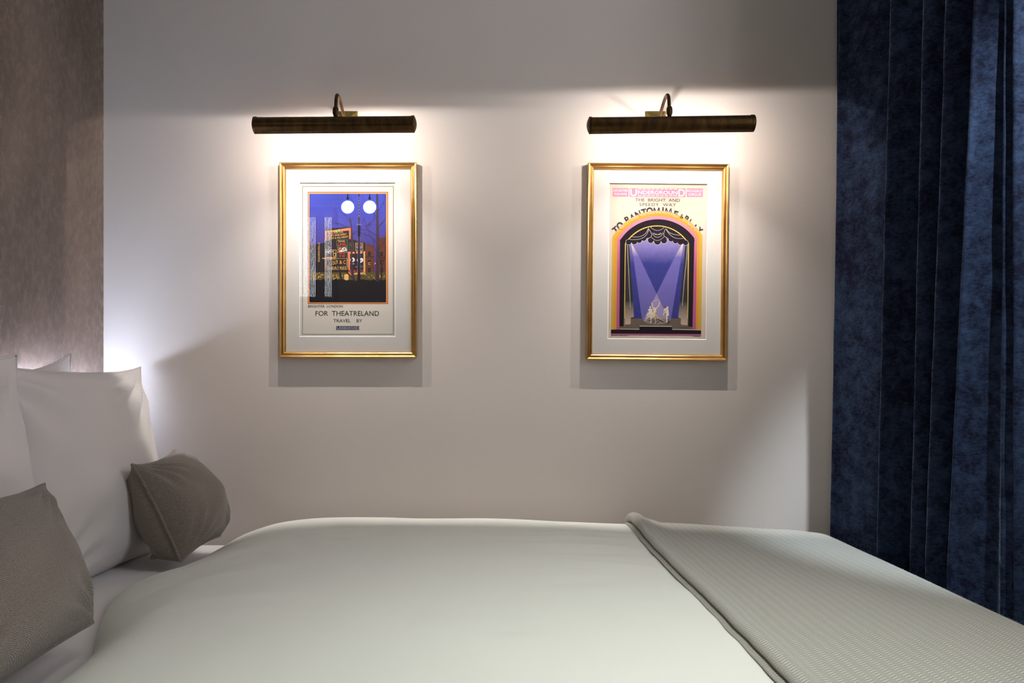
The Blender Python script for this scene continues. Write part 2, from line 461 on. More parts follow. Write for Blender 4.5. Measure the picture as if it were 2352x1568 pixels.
# ------------------------------------------------------------------ throw
def throw_mesh(prof, y0, y1, ny, far_z):
    vs = []; uv = []
    for j in range(ny+1):
        y = y0 + (y1-y0)*(1-(1-j/ny)**1.35)
        s = 0; last = None
        for k, (x, dz, edge) in enumerate(prof):
            wob = (.0035*noise.noise(Vector((y*5, .3, 2))) + .0015*noise.noise(Vector((y*21, 1.3, 2))))*edge
            xx = x + wob
            z = foot_drop(xx, H(min(xx, .90), y, .3)) + dz*(1 + (far_z*sstep(1.50, 1.72, y) if edge else 0))
            z += .0012*noise.noise(Vector((xx*11, y*7, 8)))*(1 if 0.4 < xx < .9 else .3)
            if k and last: s += math.hypot(xx-last[0], z-last[1])
            last = (xx, z)
            vs.append((xx, y, z)); uv.append((s, y))
    n = len(prof)
    return vs, uv, n
prof = [(.400, .002, 1), (.388, .0022, 1), (.377, .003, 1), (.3695, .006, 1), (.3665, .0105, 1), (.3680, .0155, 1), (.3730, .0195, 1), (.3800, .0212, 1),
        (.3880, .0205, 1), (.3960, .0180, 1), (.4050, .0145, 1), (.4150, .0118, 1), (.4300, .0100, .5), (.45, .0098, 0)]
x = .475
while x < .852: prof.append((x, .010, 0)); x += .02
for x in (.86, .87, .88, .89, .898, .905, .911, .916, .920): prof.append((x, .010+.004*sstep(.86, .92, x), 0))
vs, uv, n = throw_mesh(prof, .10, 1.846, 150, .55)
# the skirt hanging down the foot end
fsn = grid_faces(151, n)
base = len(vs); m_ = 151
drop = [(.929, .515), (.932, .47), (.933, .42), (.932, .36), (.930, .30)]
for j in range(151):
    for k, (xx, zz) in enumerate(drop):
        x0, y, _ = vs[j*n+n-1]
        zz = min(zz, vs[j*n+n-1][2]-.012*(k+1))
        vs.append((xx, y, zz)); uv.append((uv[j*n+n-1][0] + (.52-zz), y))
for j in range(150):
    a0, a1 = j*n+n-1, (j+1)*n+n-1
    for k in range(5):
        b0, b1 = base+j*5+k, base+(j+1)*5+k
        fsn.append((a0, b0, b1, a1)[::1]) if k == 0 else fsn.append((base+j*5+k-1, b0, b1, base+(j+1)*5+k-1))
# far end hanging into the gap beside the wall
base = len(vs)
for q, zz in enumerate((.02, .06, .12)):
    for k in range(n):
        x0, y, z = vs[150*n+k]
        vs.append((x0, 1.862, z-zz)); uv.append((uv[150*n+k][0], y+zz))
for q in range(3):
    for k in range(n-1):
        a = (150*n+k) if q == 0 else base+(q-1)*n+k
        b = base+q*n+k
        fsn.append((a, a+1, b+1, b))
th = empty('wool_throw', (.65, 1.0, .60))
tag(th, 'pale grey chevron wool throw folded across the foot of the bed', 'blanket')
def off(vs, o): return [(v[0]-o[0], v[1]-o[1], v[2]-o[2]) for v in vs]
mesh_obj('folded_layer', off(vs, (.65, 1.0, .60)), fsn, THROWM, th, True, uv)
prof2 = [(.3575, .0012, 1), (.3570, .0032, 1), (.3600, .0046, 1), (.366, .0048, 1), (.375, .0040, 1), (.395, .0022, 1)]
vs2, uv2, n2 = throw_mesh(prof2, .10, 1.80, 120, 0)
mesh_obj('under_layer', off(vs2, (.65, 1.0, .60)), grid_faces(121, n2), THROWM, th, True, uv2)
# stray wool fibres along the foot edge
fv = []; ff = []
rf = random.Random(3)
for q in range(500):
    y = .9 + rf.random()*.95; x = .84 + rf.random()*.07
    z = foot_drop(x, H(min(x, .90), y, .3)) + .012
    p = Vector((x-.65, y-1.0, z-.60)); d = Vector((rf.uniform(-.4, 1), rf.uniform(-1, 1), rf.uniform(.0, .8))).normalized()*rf.uniform(.0015, .0034)
    s = Vector((.00012, .00008, .0001)); b = len(fv)
    mid = p + d*.6 + Vector((rf.uniform(-1, 1), rf.uniform(-1, 1), rf.uniform(-1, 1)))*.0006
    fv += [p-s, p+s, mid-s*.7, mid+s*.7, p+d]
    ff += [(b, b+1, b+3, b+2), (b+2, b+3, b+4)]
fo = mesh_obj('wool_fuzz', fv, ff, THROWM, th, False, [(v[0], v[1]) for v in fv]); fo['kind'] = 'stuff'

# ------------------------------------------------------------------ pillows and cushions
def cushion(name, corners, T, mat, n=46, pinch=.05, seed=0, full=.55, wr=.006, size=(0.3, 0.3), ear=0.045, sag=.12, piping=None, parent_tag=None, asym=1.0, power=2.0, creases=()):
    """corners: top-near, top-far, bottom-near, bottom-far; front face looks along the normal"""
    A, B, C, E = [Vector(c) for c in corners]
    org = (A+B+C+E)/4; W, Hh = size
    nrm = (B-A).cross(C-A).normalized()
    root = empty(name, org)
    def P(a, b):                                  # a: near(-1)..far(1), b: bottom(-1)..top(1)
        aa = a*(1-pinch*(1-b*b)*abs(a)**1.5); bb = b*(1-pinch*(1-a*a)*abs(b)**1.5)
        ek = 1+ear*(abs(a)*abs(b))**7*(1 if b > 0 else 0); aa *= ek; bb *= ek
        u = (aa+1)/2; v = (bb+1)/2
        top = A.lerp(B, u); bot = C.lerp(E, u)
        return bot.lerp(top, v)-org
    sides = []
    for side in (1, -1):
        vs = []; uv = []
        for i in range(n+1):
            a = -math.cos(PI*i/n) if True else 0
            a = .65*a + .35*(-1+2*i/n)
            for j in range(n+1):
                b = .65*(-math.cos(PI*j/n)) + .35*(-1+2*j/n)
                p = P(a, b)
                m = (max(0, 1-abs(a)**power)*max(0, 1-abs(b)**power))**full
                h = T/2*m*(1-sag*b)*(asym if side > 0 else 1)
                # wrinkles radiating from the corners, plus soft dents
                w = 0
                for ci, (ca, cb) in enumerate(((-1, -1), (-1, 1), (1, -1), (1, 1))):
                    da, db = a-ca, b-cb; r = math.hypot(da, db)+1e-4
                    ang = math.atan2(abs(db), abs(da))
                    w += math.sin(ang*(13+3*((seed+ci) % 3)) + 2.1*ci + seed + 2.5*noise.noise(Vector((a*1.5, b*1.5, seed))))*math.exp(-((r-.35)/.38)**2)
                w = w*wr*min(1, m*2.2)
                w += wr*1.9*noise.noise(Vector((a*1.6+seed, b*1.9, side)))*m
                for (p0, p1, am, wd) in creases: w += 1.5*crease(a, b, p0, p1, am, wd*.8)*min(1, m*2)*(side > 0)
                edge = min(1-abs(a), 1-abs(b))
                vs.append(p + nrm*side*(h+w*min(1, edge*6)))
                uv.append((a*W/2 + .5, b*Hh/2 + .5))
        sides.append((vs, uv))
    allv = sides[0][0]+sides[1][0]; alluv = sides[0][1]+sides[1][1]
    fs = grid_faces(n+1, n+1) + [tuple(i+(n+1)**2 for i in f) for f in grid_faces(n+1, n+1, flip=True)]
    # orient: front normal must point along nrm
    o = mesh_obj('cover', allv, fs, mat, root, True, alluv)
    bm = bmesh.new(); bm.from_mesh(o.data); bmesh.ops.remove_doubles(bm, verts=bm.verts, dist=1e-5)
    bmesh.ops.recalc_face_normals(bm, faces=bm.faces); bm.to_mesh(o.data); bm.free()
    o.data.polygons.foreach_set('use_smooth', [True]*len(o.data.polygons))
    if piping:
        path = []; N = 40
        for k in range(N): path.append(P(-1+2*k/N, 1))
        for k in range(N): path.append(P(1, 1-2*k/N))
        for k in range(N): path.append(P(1-2*k/N, -1))
        for k in range(N): path.append(P(-1, -1+2*k/N))
        path.append(path[0]+Vector((0, 0, 1e-5)))
        path = [p*1.0 + nrm*.0015*noise.noise(p*40) for p in path]
        pv, pf = tube(path, piping, 8, True)
        mesh_obj('piping', pv, pf, mat, root, True, [(.5+v.y*1.0, .5+v.z) for v in pv])
    return root
# big white pillows
p = cushion('square_pillow', [(-1.012, 1.09, .955), (-1.020, 1.660, 1.046), (-.965, 1.07, .553), (-.985, 1.69, .553)], .075, PILLOWM, seed=2, pinch=.05, size=(.62, .6), wr=.007, piping=.0020)
tag(p, 'white pillow propped rearmost against the brown wall, only its corner showing', 'pillow', 'white pillows stacked at the bed head')
p = cushion('square_pillow', [(-.985, 1.29, 1.030), (-.950, 1.858, 1.020), (-.885, 1.25, .551), (-.852, 1.84, .551)], .16, PILLOWM, n=60, seed=5, pinch=.055, size=(.62, .6), wr=.0115, piping=.0022,
            creases=(((-.95, .85), (.15, .30), .016, .10), ((-.9, .98), (.35, .72), -.010, .08), ((-.8, .6), (0, .0), .010, .07), ((.55, .98), (.80, .1), .010, .06), ((.35, .98), (.60, .3), -.009, .07), ((-.6, -.3), (.45, -.05), .010, .05), ((-.7, -.55), (.3, -.25), -.010, .06), ((.1, .9), (.45, .2), .010, .06), ((-.3, -.7), (.3, -.5), .008, .05), ((.85, .5), (.5, -.2), -.008, .08)))
tag(p, 'large white pillow behind the small cushion beside the picture wall', 'pillow', 'white pillows stacked at the bed head')
p = cushion('square_pillow', [(-.925, .73, 1.045), (-.925, 1.330, 1.036), (-.790, .66, .560), (-.800, 1.255, .560)], .15, PILLOWM, n=50, seed=9, pinch=.05, size=(.62, .6), wr=.0115, piping=.0022,
            creases=(((.6, .9), (.8, .2), .008, .08), ((.3, .9), (.7, .5), -.006, .1)))
tag(p, 'large white pillow at the left picture edge behind the front cushion', 'pillow', 'white pillows stacked at the bed head')
# herringbone cushions
p = cushion('herringbone_cushion', [(-.800, 1.545, .800), (-.823, 1.795, .806), (-.690, 1.535, .588), (-.672, 1.715, .604)], .19, TWEED, n=60, seed=4, pinch=.07, size=(.25, .25), wr=.006, piping=.0034, full=.42, sag=.10,
            creases=(((-.95, .9), (.2, .55), .010, .08), ((-.9, .7), (-.1, .3), -.006, .08), ((-.7, -.75), (-.3, -.75), .016, .10), ((-.75, -.5), (-.15, -.62), -.008, .09), ((-.2, .9), (.5, .7), .006, .07)))
tag(p, 'small grey herringbone cushion tilted against the pillow beside the picture wall', 'cushion', 'grey herringbone cushions')
p = cushion('herringbone_cushion', [(-.765, .80, .812), (-.765, 1.172, .812), (-.605, .72, .612), (-.628, 1.085, .612)], .15, TWEED, n=60, seed=11, pinch=.05, size=(.36, .26), wr=.006, piping=.0034, full=.42, sag=.10,
            creases=(((.75, .95), (.5, .35), .007, .08), ((.3, .95), (.55, .5), -.008, .09)))
tag(p, 'grey herringbone cushion nearest the camera at the lower left of the bed', 'cushion', 'grey herringbone cushions')

# ------------------------------------------------------------------ curtain
# each fold: (pixel-like depth) y at top / bottom, ridge x at top / bottom
RID = [(1.862, 1.866, .955, .937), (1.735, 1.745, 1.00, .985), (1.622, 1.640, .955, .937), (1.499, 1.512, .957, .938), (1.423, 1.462, .955, .940), (1.325, 1.385, .947, .934),
       (1.298, 1.300, .984, .978), (1.279, 1.275, .986, .984)]
def curtain_plan(t):
    """t: 0 bottom .. 1 top -> control points of the fold curve"""
    pts = [(1.00, 1.888), (.965, 1.884)]
    rid = [(yb+(yt-yb)*t, xb+(xt-xb)*t) for (yt, yb, xt, xb) in RID if True]
    for i, (y, x) in enumerate(rid):
        if i == 1:                          # a shallow soft fold inside the first wide panel
            pts.append((x+.0, y)); continue
        if i == 5:
            g = y-rid[6][0]
            pts += [(x+.016, y+.012), (x, y), (x+.012, y-.10*g), (x+.028, y-.35*g), (x+.046, y-.62*g), (x+.052, y-.80*g)]; continue
        if i == 6:
            g = y-rid[7][0]
            pts += [(x, y), (x+.006, y-.15*g), (x+.014, y-.55*g)]; continue
        if i == 7:
            pts += [(x+.010, y+.004), (x, y), (x+.012, y-.008), (x+.035, y-.018), (x+.070, y-.030)]; continue
        pts.append((x+.016, y+.012)); pts.append((x, y)); pts.append((x+.016, y-.014))
        if i < len(rid)-1 and i != 0:
            yn = rid[i+1][0]; g = y-yn
            dd = min(1, g/.075); pts.append((x+.055*dd, y-.30*g)); pts.append((x+.105*dd, y-.42*g)); pts.append((x+.110*dd, y-.52*g)); pts.append((x+.060*dd, y-.66*g))
        elif i == 0:
            yn = rid[2][0]; g = y-yn
            pts.append((x+.030, y-.16*g)); pts.append((x+.06, y-.40*g)); rid[1] = (y-.60*g, x+.085)
    return pts
def cr(pts, per):
    out = []
    n = len(pts)
    for i in range(n-1):
        p0 = pts[max(0, i-1)]; p1 = pts[i]; p2 = pts[i+1]; p3 = pts[min(n-1, i+2)]
        for k in range(per):
            t = k/per
            out.append(tuple(.5*((2*p1[q]) + (-p0[q]+p2[q])*t + (2*p0[q]-5*p1[q]+4*p2[q]-p3[q])*t*t + (-p0[q]+3*p1[q]-3*p2[q]+p3[q])*t**3) for q in (0, 1)))
    out.append(pts[-1]); return out
vs = []; NZ = 90; nrow = 0
for k in range(NZ+1):
    z = .015 + (2.44-.015)*k/NZ
    t = max(0, min(1.2, (z-.62)/(1.74-.62)))
    row = cr(curtain_plan(t), 5)
    nrow = len(row)
    for (x, y) in row:
        w = .0035*noise.noise(Vector((x*6, y*9, z*2.3))) + .0018*noise.noise(Vector((x*20, y*25, z*9)))
        vs.append((x + w, y + .6*w, z))
fs = grid_faces(NZ+1, nrow)
cu = empty('curtain', (1.0, 1.5, 0))
tag(cu, 'floor-length navy velvet curtain gathered in deep folds beside the bed foot', 'curtain')
o = mesh_obj('velvet_drape', off(vs, (1.0, 1.5, 0)), fs, VELVET, cu, True)
md = o.modifiers.new('thickness', 'SOLIDIFY'); md.thickness = .0025; md.offset = 0
rail = empty('curtain_rail', (1.03, .9, 2.50))
tag(rail, 'metal curtain rail above the window carrying the navy curtain', 'curtain rail')
pv, pf = tube([(0, -1.15, 0), (0, .96, 0)], .012, 14); mesh_obj('pole', pv, pf, CHROME, rail, True)
for yy in (-1.0, .0, .93):
    bm = bmesh.new(); add_box(bm, 0.0, .093, yy-.008, yy+.008, -.008, .008, .002); bm_obj('bracket', bm, CHROME, rail)
    # hooks of the drape
for i in range(9):
    pv, pf = tube([(0, .05*i-.15+.58-.9+.55, -.03+.0), (0, .05*i-.15+.58-.9+.55, -.062)], .003, 8); mesh_obj('hook', pv, pf, CHROME, rail, True)

# ------------------------------------------------------------------ picture lights
YH = 1.738          # depth of the lamp head axis
def picture_light(xc, zc, length, tilt, yaw, back, xplate, xjoint, bulbs, label):
    root = empty('picture_light', (xplate, 1.9, 1.712))
    tag(root, label, 'picture light', 'brass picture lights on the wall')
    O = Vector((xplate, 1.9, 1.712))
    R = .0205
    # shade: tube open towards the picture; angle 0 = wall, 90 = up, 180 = room, 270 = down
    a0, a1 = math.radians(back), math.radians(265.2)
    NA = 36; NL = 2
    rot = Matrix.Rotation(yaw, 3, 'Z') @ Matrix.Rotation(-tilt, 3, 'Y')
    c = Vector((xc, YH, zc))
    def pt(a, r, s): return c + rot @ Vector((s, math.cos(a)*r, math.sin(a)*r)) - O
    vs = []; fs = []; mi = []
    L2 = length/2
    rings = [(R, -L2), (R, L2), (R-.0008, L2), (R-.0008, -L2)]
    for (r, s) in rings:
        for k in range(NA+1): vs.append(pt(a0+(a1-a0)*k/NA, r, s))
    m = NA+1
    for q in range(4):
        q2 = (q+1) % 4
        for k in range(NA):
            fs.append((q*m+k, q*m+k+1, q2*m+k+1, q2*m+k)); mi.append(1 if q == 2 else 0)
    for k in (0, NA): fs.append(tuple(q*m+k for q in range(4))); mi.append(0)
    shade = mesh_obj('lamp_shade', vs, fs, [BRONZE, INNER], root, True, midx=mi)
    md = shade.modifiers.new('es', 'EDGE_SPLIT'); md.split_angle = math.radians(40)
    for sg in (-1, 1):         # domed end caps with a rim
        vs = []; fs = []; prof = [(R+.0012, -.006), (R+.0016, -.001), (R+.0010, .0012), (R-.001, .0016), (R*.82, .0032), (R*.55, .0052), (R*.25, .0064), (0.0008, .0068)]
        for (r, s) in prof:
            for k in range(33):
                a = a0+(a1-a0)*k/32
                vs.append(pt(a, r, sg*(L2+s)))
        for q in range(len(prof)-1):
            for k in range(32): fs.append((q*33+k, q*33+k+1, (q+1)*33+k+1, (q+1)*33+k))
        cap = mesh_obj('end_cap', vs, fs, BRONZE, shade, True)
    # lower lip bead
    pv, pf = tube([pt(a1, R, -L2), pt(a1, R, L2)], .0012, 8); mesh_obj('shade_lip', pv, pf, BRONZE, shade, True)
    # bulbs
    for bx, dzb in bulbs:
        bb = Vector((bx, YH+math.tan(yaw)*(bx-xc), zc+math.tan(tilt)*(bx-xc)+dzb))
        bm = bmesh.new(); bmesh.ops.create_icosphere(bm, subdivisions=3, radius=.0085)
        for v in bm.verts: v.co.x *= 1.25
        b = bm_obj('bulb', bm, BULBM, root, True, bb-O)
        pl = bpy.data.lights.new('bulb_light', 'POINT'); pl.energy = LAMP_POINT; pl.color = LAMP_COL; pl.shadow_soft_size = .0011
        po = bpy.data.objects.new('bulb_light', pl); link(po, b)
        spot('bulb_down_light', (0, 0, 0), (math.radians(4), 0, 0), LAMP_DOWN, LAMP_COL, math.radians(104), 1.0, .0011, b)
        sg = 1 if bx > xc else -1
        pv, pf = tube([(sg*.026, 0, 0), (sg*.048, 0, 0)], .0042, 14); mesh_obj('bulb_holder', pv, pf, BRONZE, b, True)
    # wall plate: square with raised pyramid face
    w, h = .0285, .0285
    pr = [(1.0, 0.0), (1.0, -.004), (.94, -.0055), (.80, -.0065), (.30, -.013), (.30, -.0135)]
    vs = []; fs = []
    for (s, yy) in pr:
        for (sx, sz) in ((-1, -1), (1, -1), (1, 1), (-1, 1)): vs.append((sx*w*s, yy, sz*h*s))
    for q in range(len(pr)-1):
        for k in range(4): fs.append((q*4+k, q*4+(k+1) % 4, (q+1)*4+(k+1) % 4, (q+1)*4+k))
    fs.append(tuple(len(vs)-4+k for k in range(4)))
    mesh_obj('wall_plate', vs, fs, BRASS, root)
    # swan-neck arm
    jx = xjoint-xplate
    zj = zc-1.712
    ctrl = [(0, -.012, -.004), (jx*.1, -.040, -.002), (jx*.3, -.072, .006), (jx*.55, -.105, .017), (jx*.75, -.128, .0195), (jx*.9, -.146, .014), (jx, -.156, -.001), (jx, -.160, zj+.044)]
    path = []
    n = len(ctrl)
    for i in range(n-1):
        p0 = Vector(ctrl[max(0, i-1)]); p1 = Vector(ctrl[i]); p2 = Vector(ctrl[i+1]); p3 = Vector(ctrl[min(n-1, i+2)])
        for k in range(6):
            t = k/6; path.append(.5*((2*p1) + (-p0+p2)*t + (2*p0-5*p1+4*p2-p3)*t*t + (-p0+3*p1-3*p2+p3)*t**3))
    path.append(Vector(ctrl[-1]))
    pv, pf = tube(path, .0044, 14); mesh_obj('arm', pv, pf, BRONZE, root, True)
    jz = zj+.034
    pv, pf = tube([(jx, -.1605, jz+.014), (jx, -.1605, jz+.011), (jx, -.161, jz+.007), (jx, -.1612, jz), (jx, -.1615, jz-.005), (jx, -.1618, jz-.009), (jx, -.162, jz-.0135)],
                  [.0045, .0062, .0076, .0078, .0076, .006, .004], 16)
    mesh_obj('swivel_joint', pv, pf, BRONZE, root, True)
    return root
picture_light(-.3895, 1.6437, .405, .0075, 0.0, 33, -.390, -.3870, ((-.500, .0022), (-.315, 0)), 'dark bronze tubular picture light glowing above the night street picture')
picture_light(.4665, 1.6445, .415, .0085, -.012, 44.5, .4665, .4630, ((.405, 0), (.600, .0012)), 'dark bronze tubular picture light glowing above the stage picture')

# ------------------------------------------------------------------ framed pictures
M_P = 1.8885/F        # metres per photo pixel at the print
def framed_picture(label, cx, cy, rot, outer, win, mats, paint):
    """outer: frame rect px (x0,y0,x1,y1), win: mat opening px; all in de-rotated photo pixels"""
    Y0 = 1.9
    ox, oz = (cx-1120)*M_P, EYE+(868-cy)*M_P
    root = empty('framed_picture', (ox, Y0, oz), (0, rot, 0))
    tag(root, label, 'picture', 'gold framed pictures on the wall')
    def at(px, py, t):       # local point t metres in front of the wall
        k = (Y0-t)/F
        c_, s_ = math.cos(rot), math.sin(rot)
        dx, dy = px-cx, py-cy
        # centre shift between depth planes
        sx = (cx-1120)*k - ox; sz = EYE+(868-cy)*k - oz
        return Vector((sx + dx*k, -t, sz - dy*k))
    x0, y0, x1, y1 = outer
    tf_ = .0205
    prof = [(0, .002), (0, .0155), (.0010, .0185), (.0030, .0203), (.0052, .0190), (.0072, .0168), (.0080, .0140), (.0096, .0138), (.0104, .0155), (.0122, .0172), (.0140, .0160), (.0165, .0125), (.0172, .0105), (.0172, .0060)]
    cor = [at(x0, y0, tf_), at(x1, y0, tf_), at(x1, y1, tf_), at(x0, y1, tf_)]
    inw = [(1, -1), (-1, -1), (-1, 1), (1, 1)]
    for k in range(4):
        vs = []; fs = []
        for q in (k, (k+1) % 4):
            for (w, t) in prof:
                vs.append(Vector((cor[q].x + inw[q][0]*w, -t, cor[q].z + inw[q][1]*w)))
        n = len(prof)
        fs = [(i, i+1, n+i+1, n+i) for i in range(n-1)]
        fs.append(tuple(range(n))); fs.append(tuple(range(n, 2*n))[::-1]); fs.append((0, n, 2*n-1, n-1))
        o = mesh_obj('frame_rail', vs, fs, GOLD, root)
    xi0, yi0, xi1, yi1 = x0+13.6, y0+13.6, x1-13.6, y1-13.6
    def quad(name, r, t, mat, parent):
        a = [at(r[0], r[1], t), at(r[2], r[1], t), at(r[2], r[3], t), at(r[0], r[3], t)]
        return mesh_obj(name, a, [(0, 3, 2, 1)], mat, parent)
    bk = [at(xi0-4, yi0-4, .006), at(xi1+4, yi1+4, .006)]
    bm = bmesh.new(); add_box(bm, bk[0].x, bk[1].x, -.0048, -.0026, bk[1].z, bk[0].z); bm_obj('backing_board', bm, flat('kraft_backing', (150, 125, 95), .9), root)
    quad('glass_pane', (xi0-2, yi0-2, xi1+2, yi1+2), .0095, GLASS, root)
    # mat board with bevelled opening
    tm = .0088
    O4 = [at(xi0-3, yi0-3, tm), at(xi1+3, yi0-3, tm), at(xi1+3, yi1+3, tm), at(xi0-3, yi1+3, tm)]
    wx0, wy0, wx1, wy1 = win; bv = 1.3
    I4 = [at(wx0-bv, wy0-bv, tm), at(wx1+bv, wy0-bv, tm), at(wx1+bv, wy1+bv, tm), at(wx0-bv, wy1+bv, tm)]
    J4 = [at(wx0, wy0, tm-.0016), at(wx1, wy0, tm-.0016), at(wx1, wy1, tm-.0016), at(wx0, wy1, tm-.0016)]
    vs = O4+I4+J4
    fs = [(k, 4+k, 4+(k+1) % 4, (k+1) % 4) for k in range(4)]
    mo = mesh_obj('mat_board', vs, fs, MAT, root)
    mesh_obj('bevelled_edge', vs, [(4+k, 8+k, 8+(k+1) % 4, 4+(k+1) % 4) for k in range(4)], BEVEL, mo)
    pr = Print(cx, cy); paint(pr)
    o = pr.build('printed_poster', root)
    return root

class Print:
    """flat print built from coloured shapes in photo pixels around (cx, cy); layers are a few hundredths of a millimetre apart"""
    def __init__(s, cx, cy): s.cx, s.cy = cx, cy; s.v = []; s.f = []; s.mi = []; s.m = []; s.k = 0
    def mat(s, m):
        if m not in s.m: s.m.append(m)
        return s.m.index(m)
    def P(s, x, y, L): return ((x-s.cx)*M_P, -.0052 - L*.00003 - s.k*.000001, -(y-s.cy)*M_P)
    def poly(s, pts, m, L):
        s.k = (s.k+1) % 24
        b = len(s.v); s.v += [s.P(x, y, L) for x, y in pts]; s.f.append(tuple(range(b, b+len(pts)))); s.mi.append(s.mat(m))
    def rect(s, x0, y0, x1, y1, m, L): s.poly([(x0, y0), (x1, y0), (x1, y1), (x0, y1)], m, L)
    def frame(s, x0, y0, x1, y1, w, m, L):
        s.rect(x0, y0, x1, y0+w, m, L); s.rect(x0, y1-w, x1, y1, m, L); s.rect(x0, y0+w, x0+w, y1-w, m, L); s.rect(x1-w, y0+w, x1, y1-w, m, L)
    def disc(s, cx, cy, rx, ry, m, L, n=40, a0=0, a1=360):
        pts = [(cx+rx*math.cos(math.radians(a0+(a1-a0)*k/n)), cy-ry*math.sin(math.radians(a0+(a1-a0)*k/n))) for k in range(n + (0 if a1-a0 >= 360 else 1))]
        s.poly(pts, m, L)
    def stroke(s, pts, w, m, L):
        n = len(pts); w0 = w if not isinstance(w, (list, tuple)) else None
        Lf = []; Rt = []
        for i in range(n):
            x0, y0 = pts[max(0, i-1)]; x1, y1 = pts[min(n-1, i+1)]
            d = math.hypot(x1-x0, y1-y0) or 1; nx, ny = -(y1-y0)/d, (x1-x0)/d
            ww = (w if w0 is not None else w[0]+(w[1]-w[0])*i/(n-1))/2
            Lf.append((pts[i][0]+nx*ww, pts[i][1]+ny*ww)); Rt.append((pts[i][0]-nx*ww, pts[i][1]-ny*ww))
        for i in range(n-1): s.poly([Lf[i], Lf[i+1], Rt[i+1], Rt[i]], m, L)
    def text(s, txt, x0, x1, y0, y1, m, L, weight=0.0, ang=0.0, space=1.0):
        """fit txt in the box x0..x1, y0 (cap top)..y1 (baseline); ang rotates it counter-clockwise about the box centre"""
        cu = bpy.data.curves.new('t', 'FONT'); cu.body = txt; cu.size = 1; cu.offset = weight; cu.space_character = space; cu.resolution_u = 5
        ob = bpy.data.objects.new('t', cu); col.objects.link(ob)
        dg = bpy.context.evaluated_depsgraph_get(); me = bpy.data.meshes.new_from_object(ob.evaluated_get(dg))
        xs = [v.co.x for v in me.vertices]; ysv = [v.co.y for v in me.vertices]
        ax, bx, ay, by = min(xs), max(xs), min(ysv), max(ysv)
        if ay > -.06 or txt.isupper(): pass
        kx = (x1-x0)/(bx-ax); ky = (y1-y0)/(by-ay)
        b = len(s.v); cxx, cyy = (x0+x1)/2, (y0+y1)/2; ca, sa = math.cos(ang), math.sin(ang)
        for v in me.vertices:
            X = x0+(v.co.x-ax)*kx-cxx; Yv = y1-(v.co.y-ay)*ky-cyy
            s.v.append(s.P(cxx + X*ca + Yv*sa, cyy - X*sa + Yv*ca, L))
        k = s.mat(m)
        for p in me.polygons: s.f.append(tuple(b+i for i in p.vertices)); s.mi.append(k)
        bpy.data.objects.remove(ob); bpy.data.curves.remove(cu); bpy.data.meshes.remove(me)
    def build(s, name, parent):
        return mesh_obj(name, s.v, s.f, s.m, parent, midx=s.mi)

def ink(name, c, c2=None, axis='Z', a=0, b=1, nz=0.0, c3=None):
    c = tuple(v*.885 for v in c); c2 = tuple(v*.885 for v in c2) if c2 else None
    """printed ink; optional printed gradient along the local height (metres)"""
    m = NT(name); m.set(Roughness=.75); m.b.inputs['Specular IOR Level'].default_value = .1
    tc = m.n('ShaderNodeTexCoord'); sp = m.n('ShaderNodeSeparateXYZ'); m.l(tc.outputs['Object'], sp.inputs[0])
    if c2 is not None:
        r = m.ramp(sp.outputs[axis], a, b)
        if nz: r = m.math('ADD', r, m.math('MULTIPLY', m.math('SUBTRACT', m.noise(60, 5, .7, tc.outputs['Object']), .5), nz))
        r2 = m.n('ShaderNodeClamp'); m.l(r, r2.inputs[0])
        base_ = m.mix(r2.outputs[0], lin(c), lin(c2))
    else: base_ = lin(c)
    n_ = m.noise(900, 3, .6, tc.outputs['Object'])
    m.base(m.mix(m.math('MULTIPLY', n_, .12), base_, (.35, .35, .35)) if nz or c2 else base_)
    return m.m
K = ink('ink_black', (24, 20, 26)); 
def zt(py, cy): return -(py-cy)*M_P

# ---- picture 1: night street with two globe lamps
CX1, CY1 = 798.0, 596.0
paper1 = ink('paper_cream', (238, 230, 218)); red_ = ink('ink_vermilion', (214, 84, 62)); orange_ = ink('ink_orange', (246, 184, 110))
sky1 = ink('ink_night_blue', (62, 48, 134), (44, 66, 190), 'Z', zt(560, CY1), zt(445, CY1), .25)
dusk = ink('ink_dusk', (36, 31, 36)); glob = ink('ink_globe_white', (250, 240, 236)); halo = ink('ink_halo', (52, 82, 208))
brn = ink('ink_tree_brown', (72, 52, 64)); brn2 = ink('ink_brick', (104, 60, 48)); dark1 = ink('ink_building_dark', (50, 42, 44))
olive = ink('ink_lit_street', (98, 84, 48)); amber = ink('ink_amber', (240, 188, 110)); salmon = ink('ink_salmon', (240, 140, 92)); lime = ink('ink_lime', (170, 196, 110))
redl = ink('ink_neon_red', (226, 70, 66)); white_ = ink('ink_white', (236, 236, 230)); steel = ink('ink_post', (54, 46, 84)); steel2 = ink('ink_post_light', (128, 112, 170)); crowd = ink('ink_crowd', (38, 35, 40))
grn = ink('ink_neon_green', (110, 160, 110)); logo_blue = ink('ink_logo_blue', (46, 40, 92)); grey_txt = ink('ink_small_grey', (90, 86, 96))
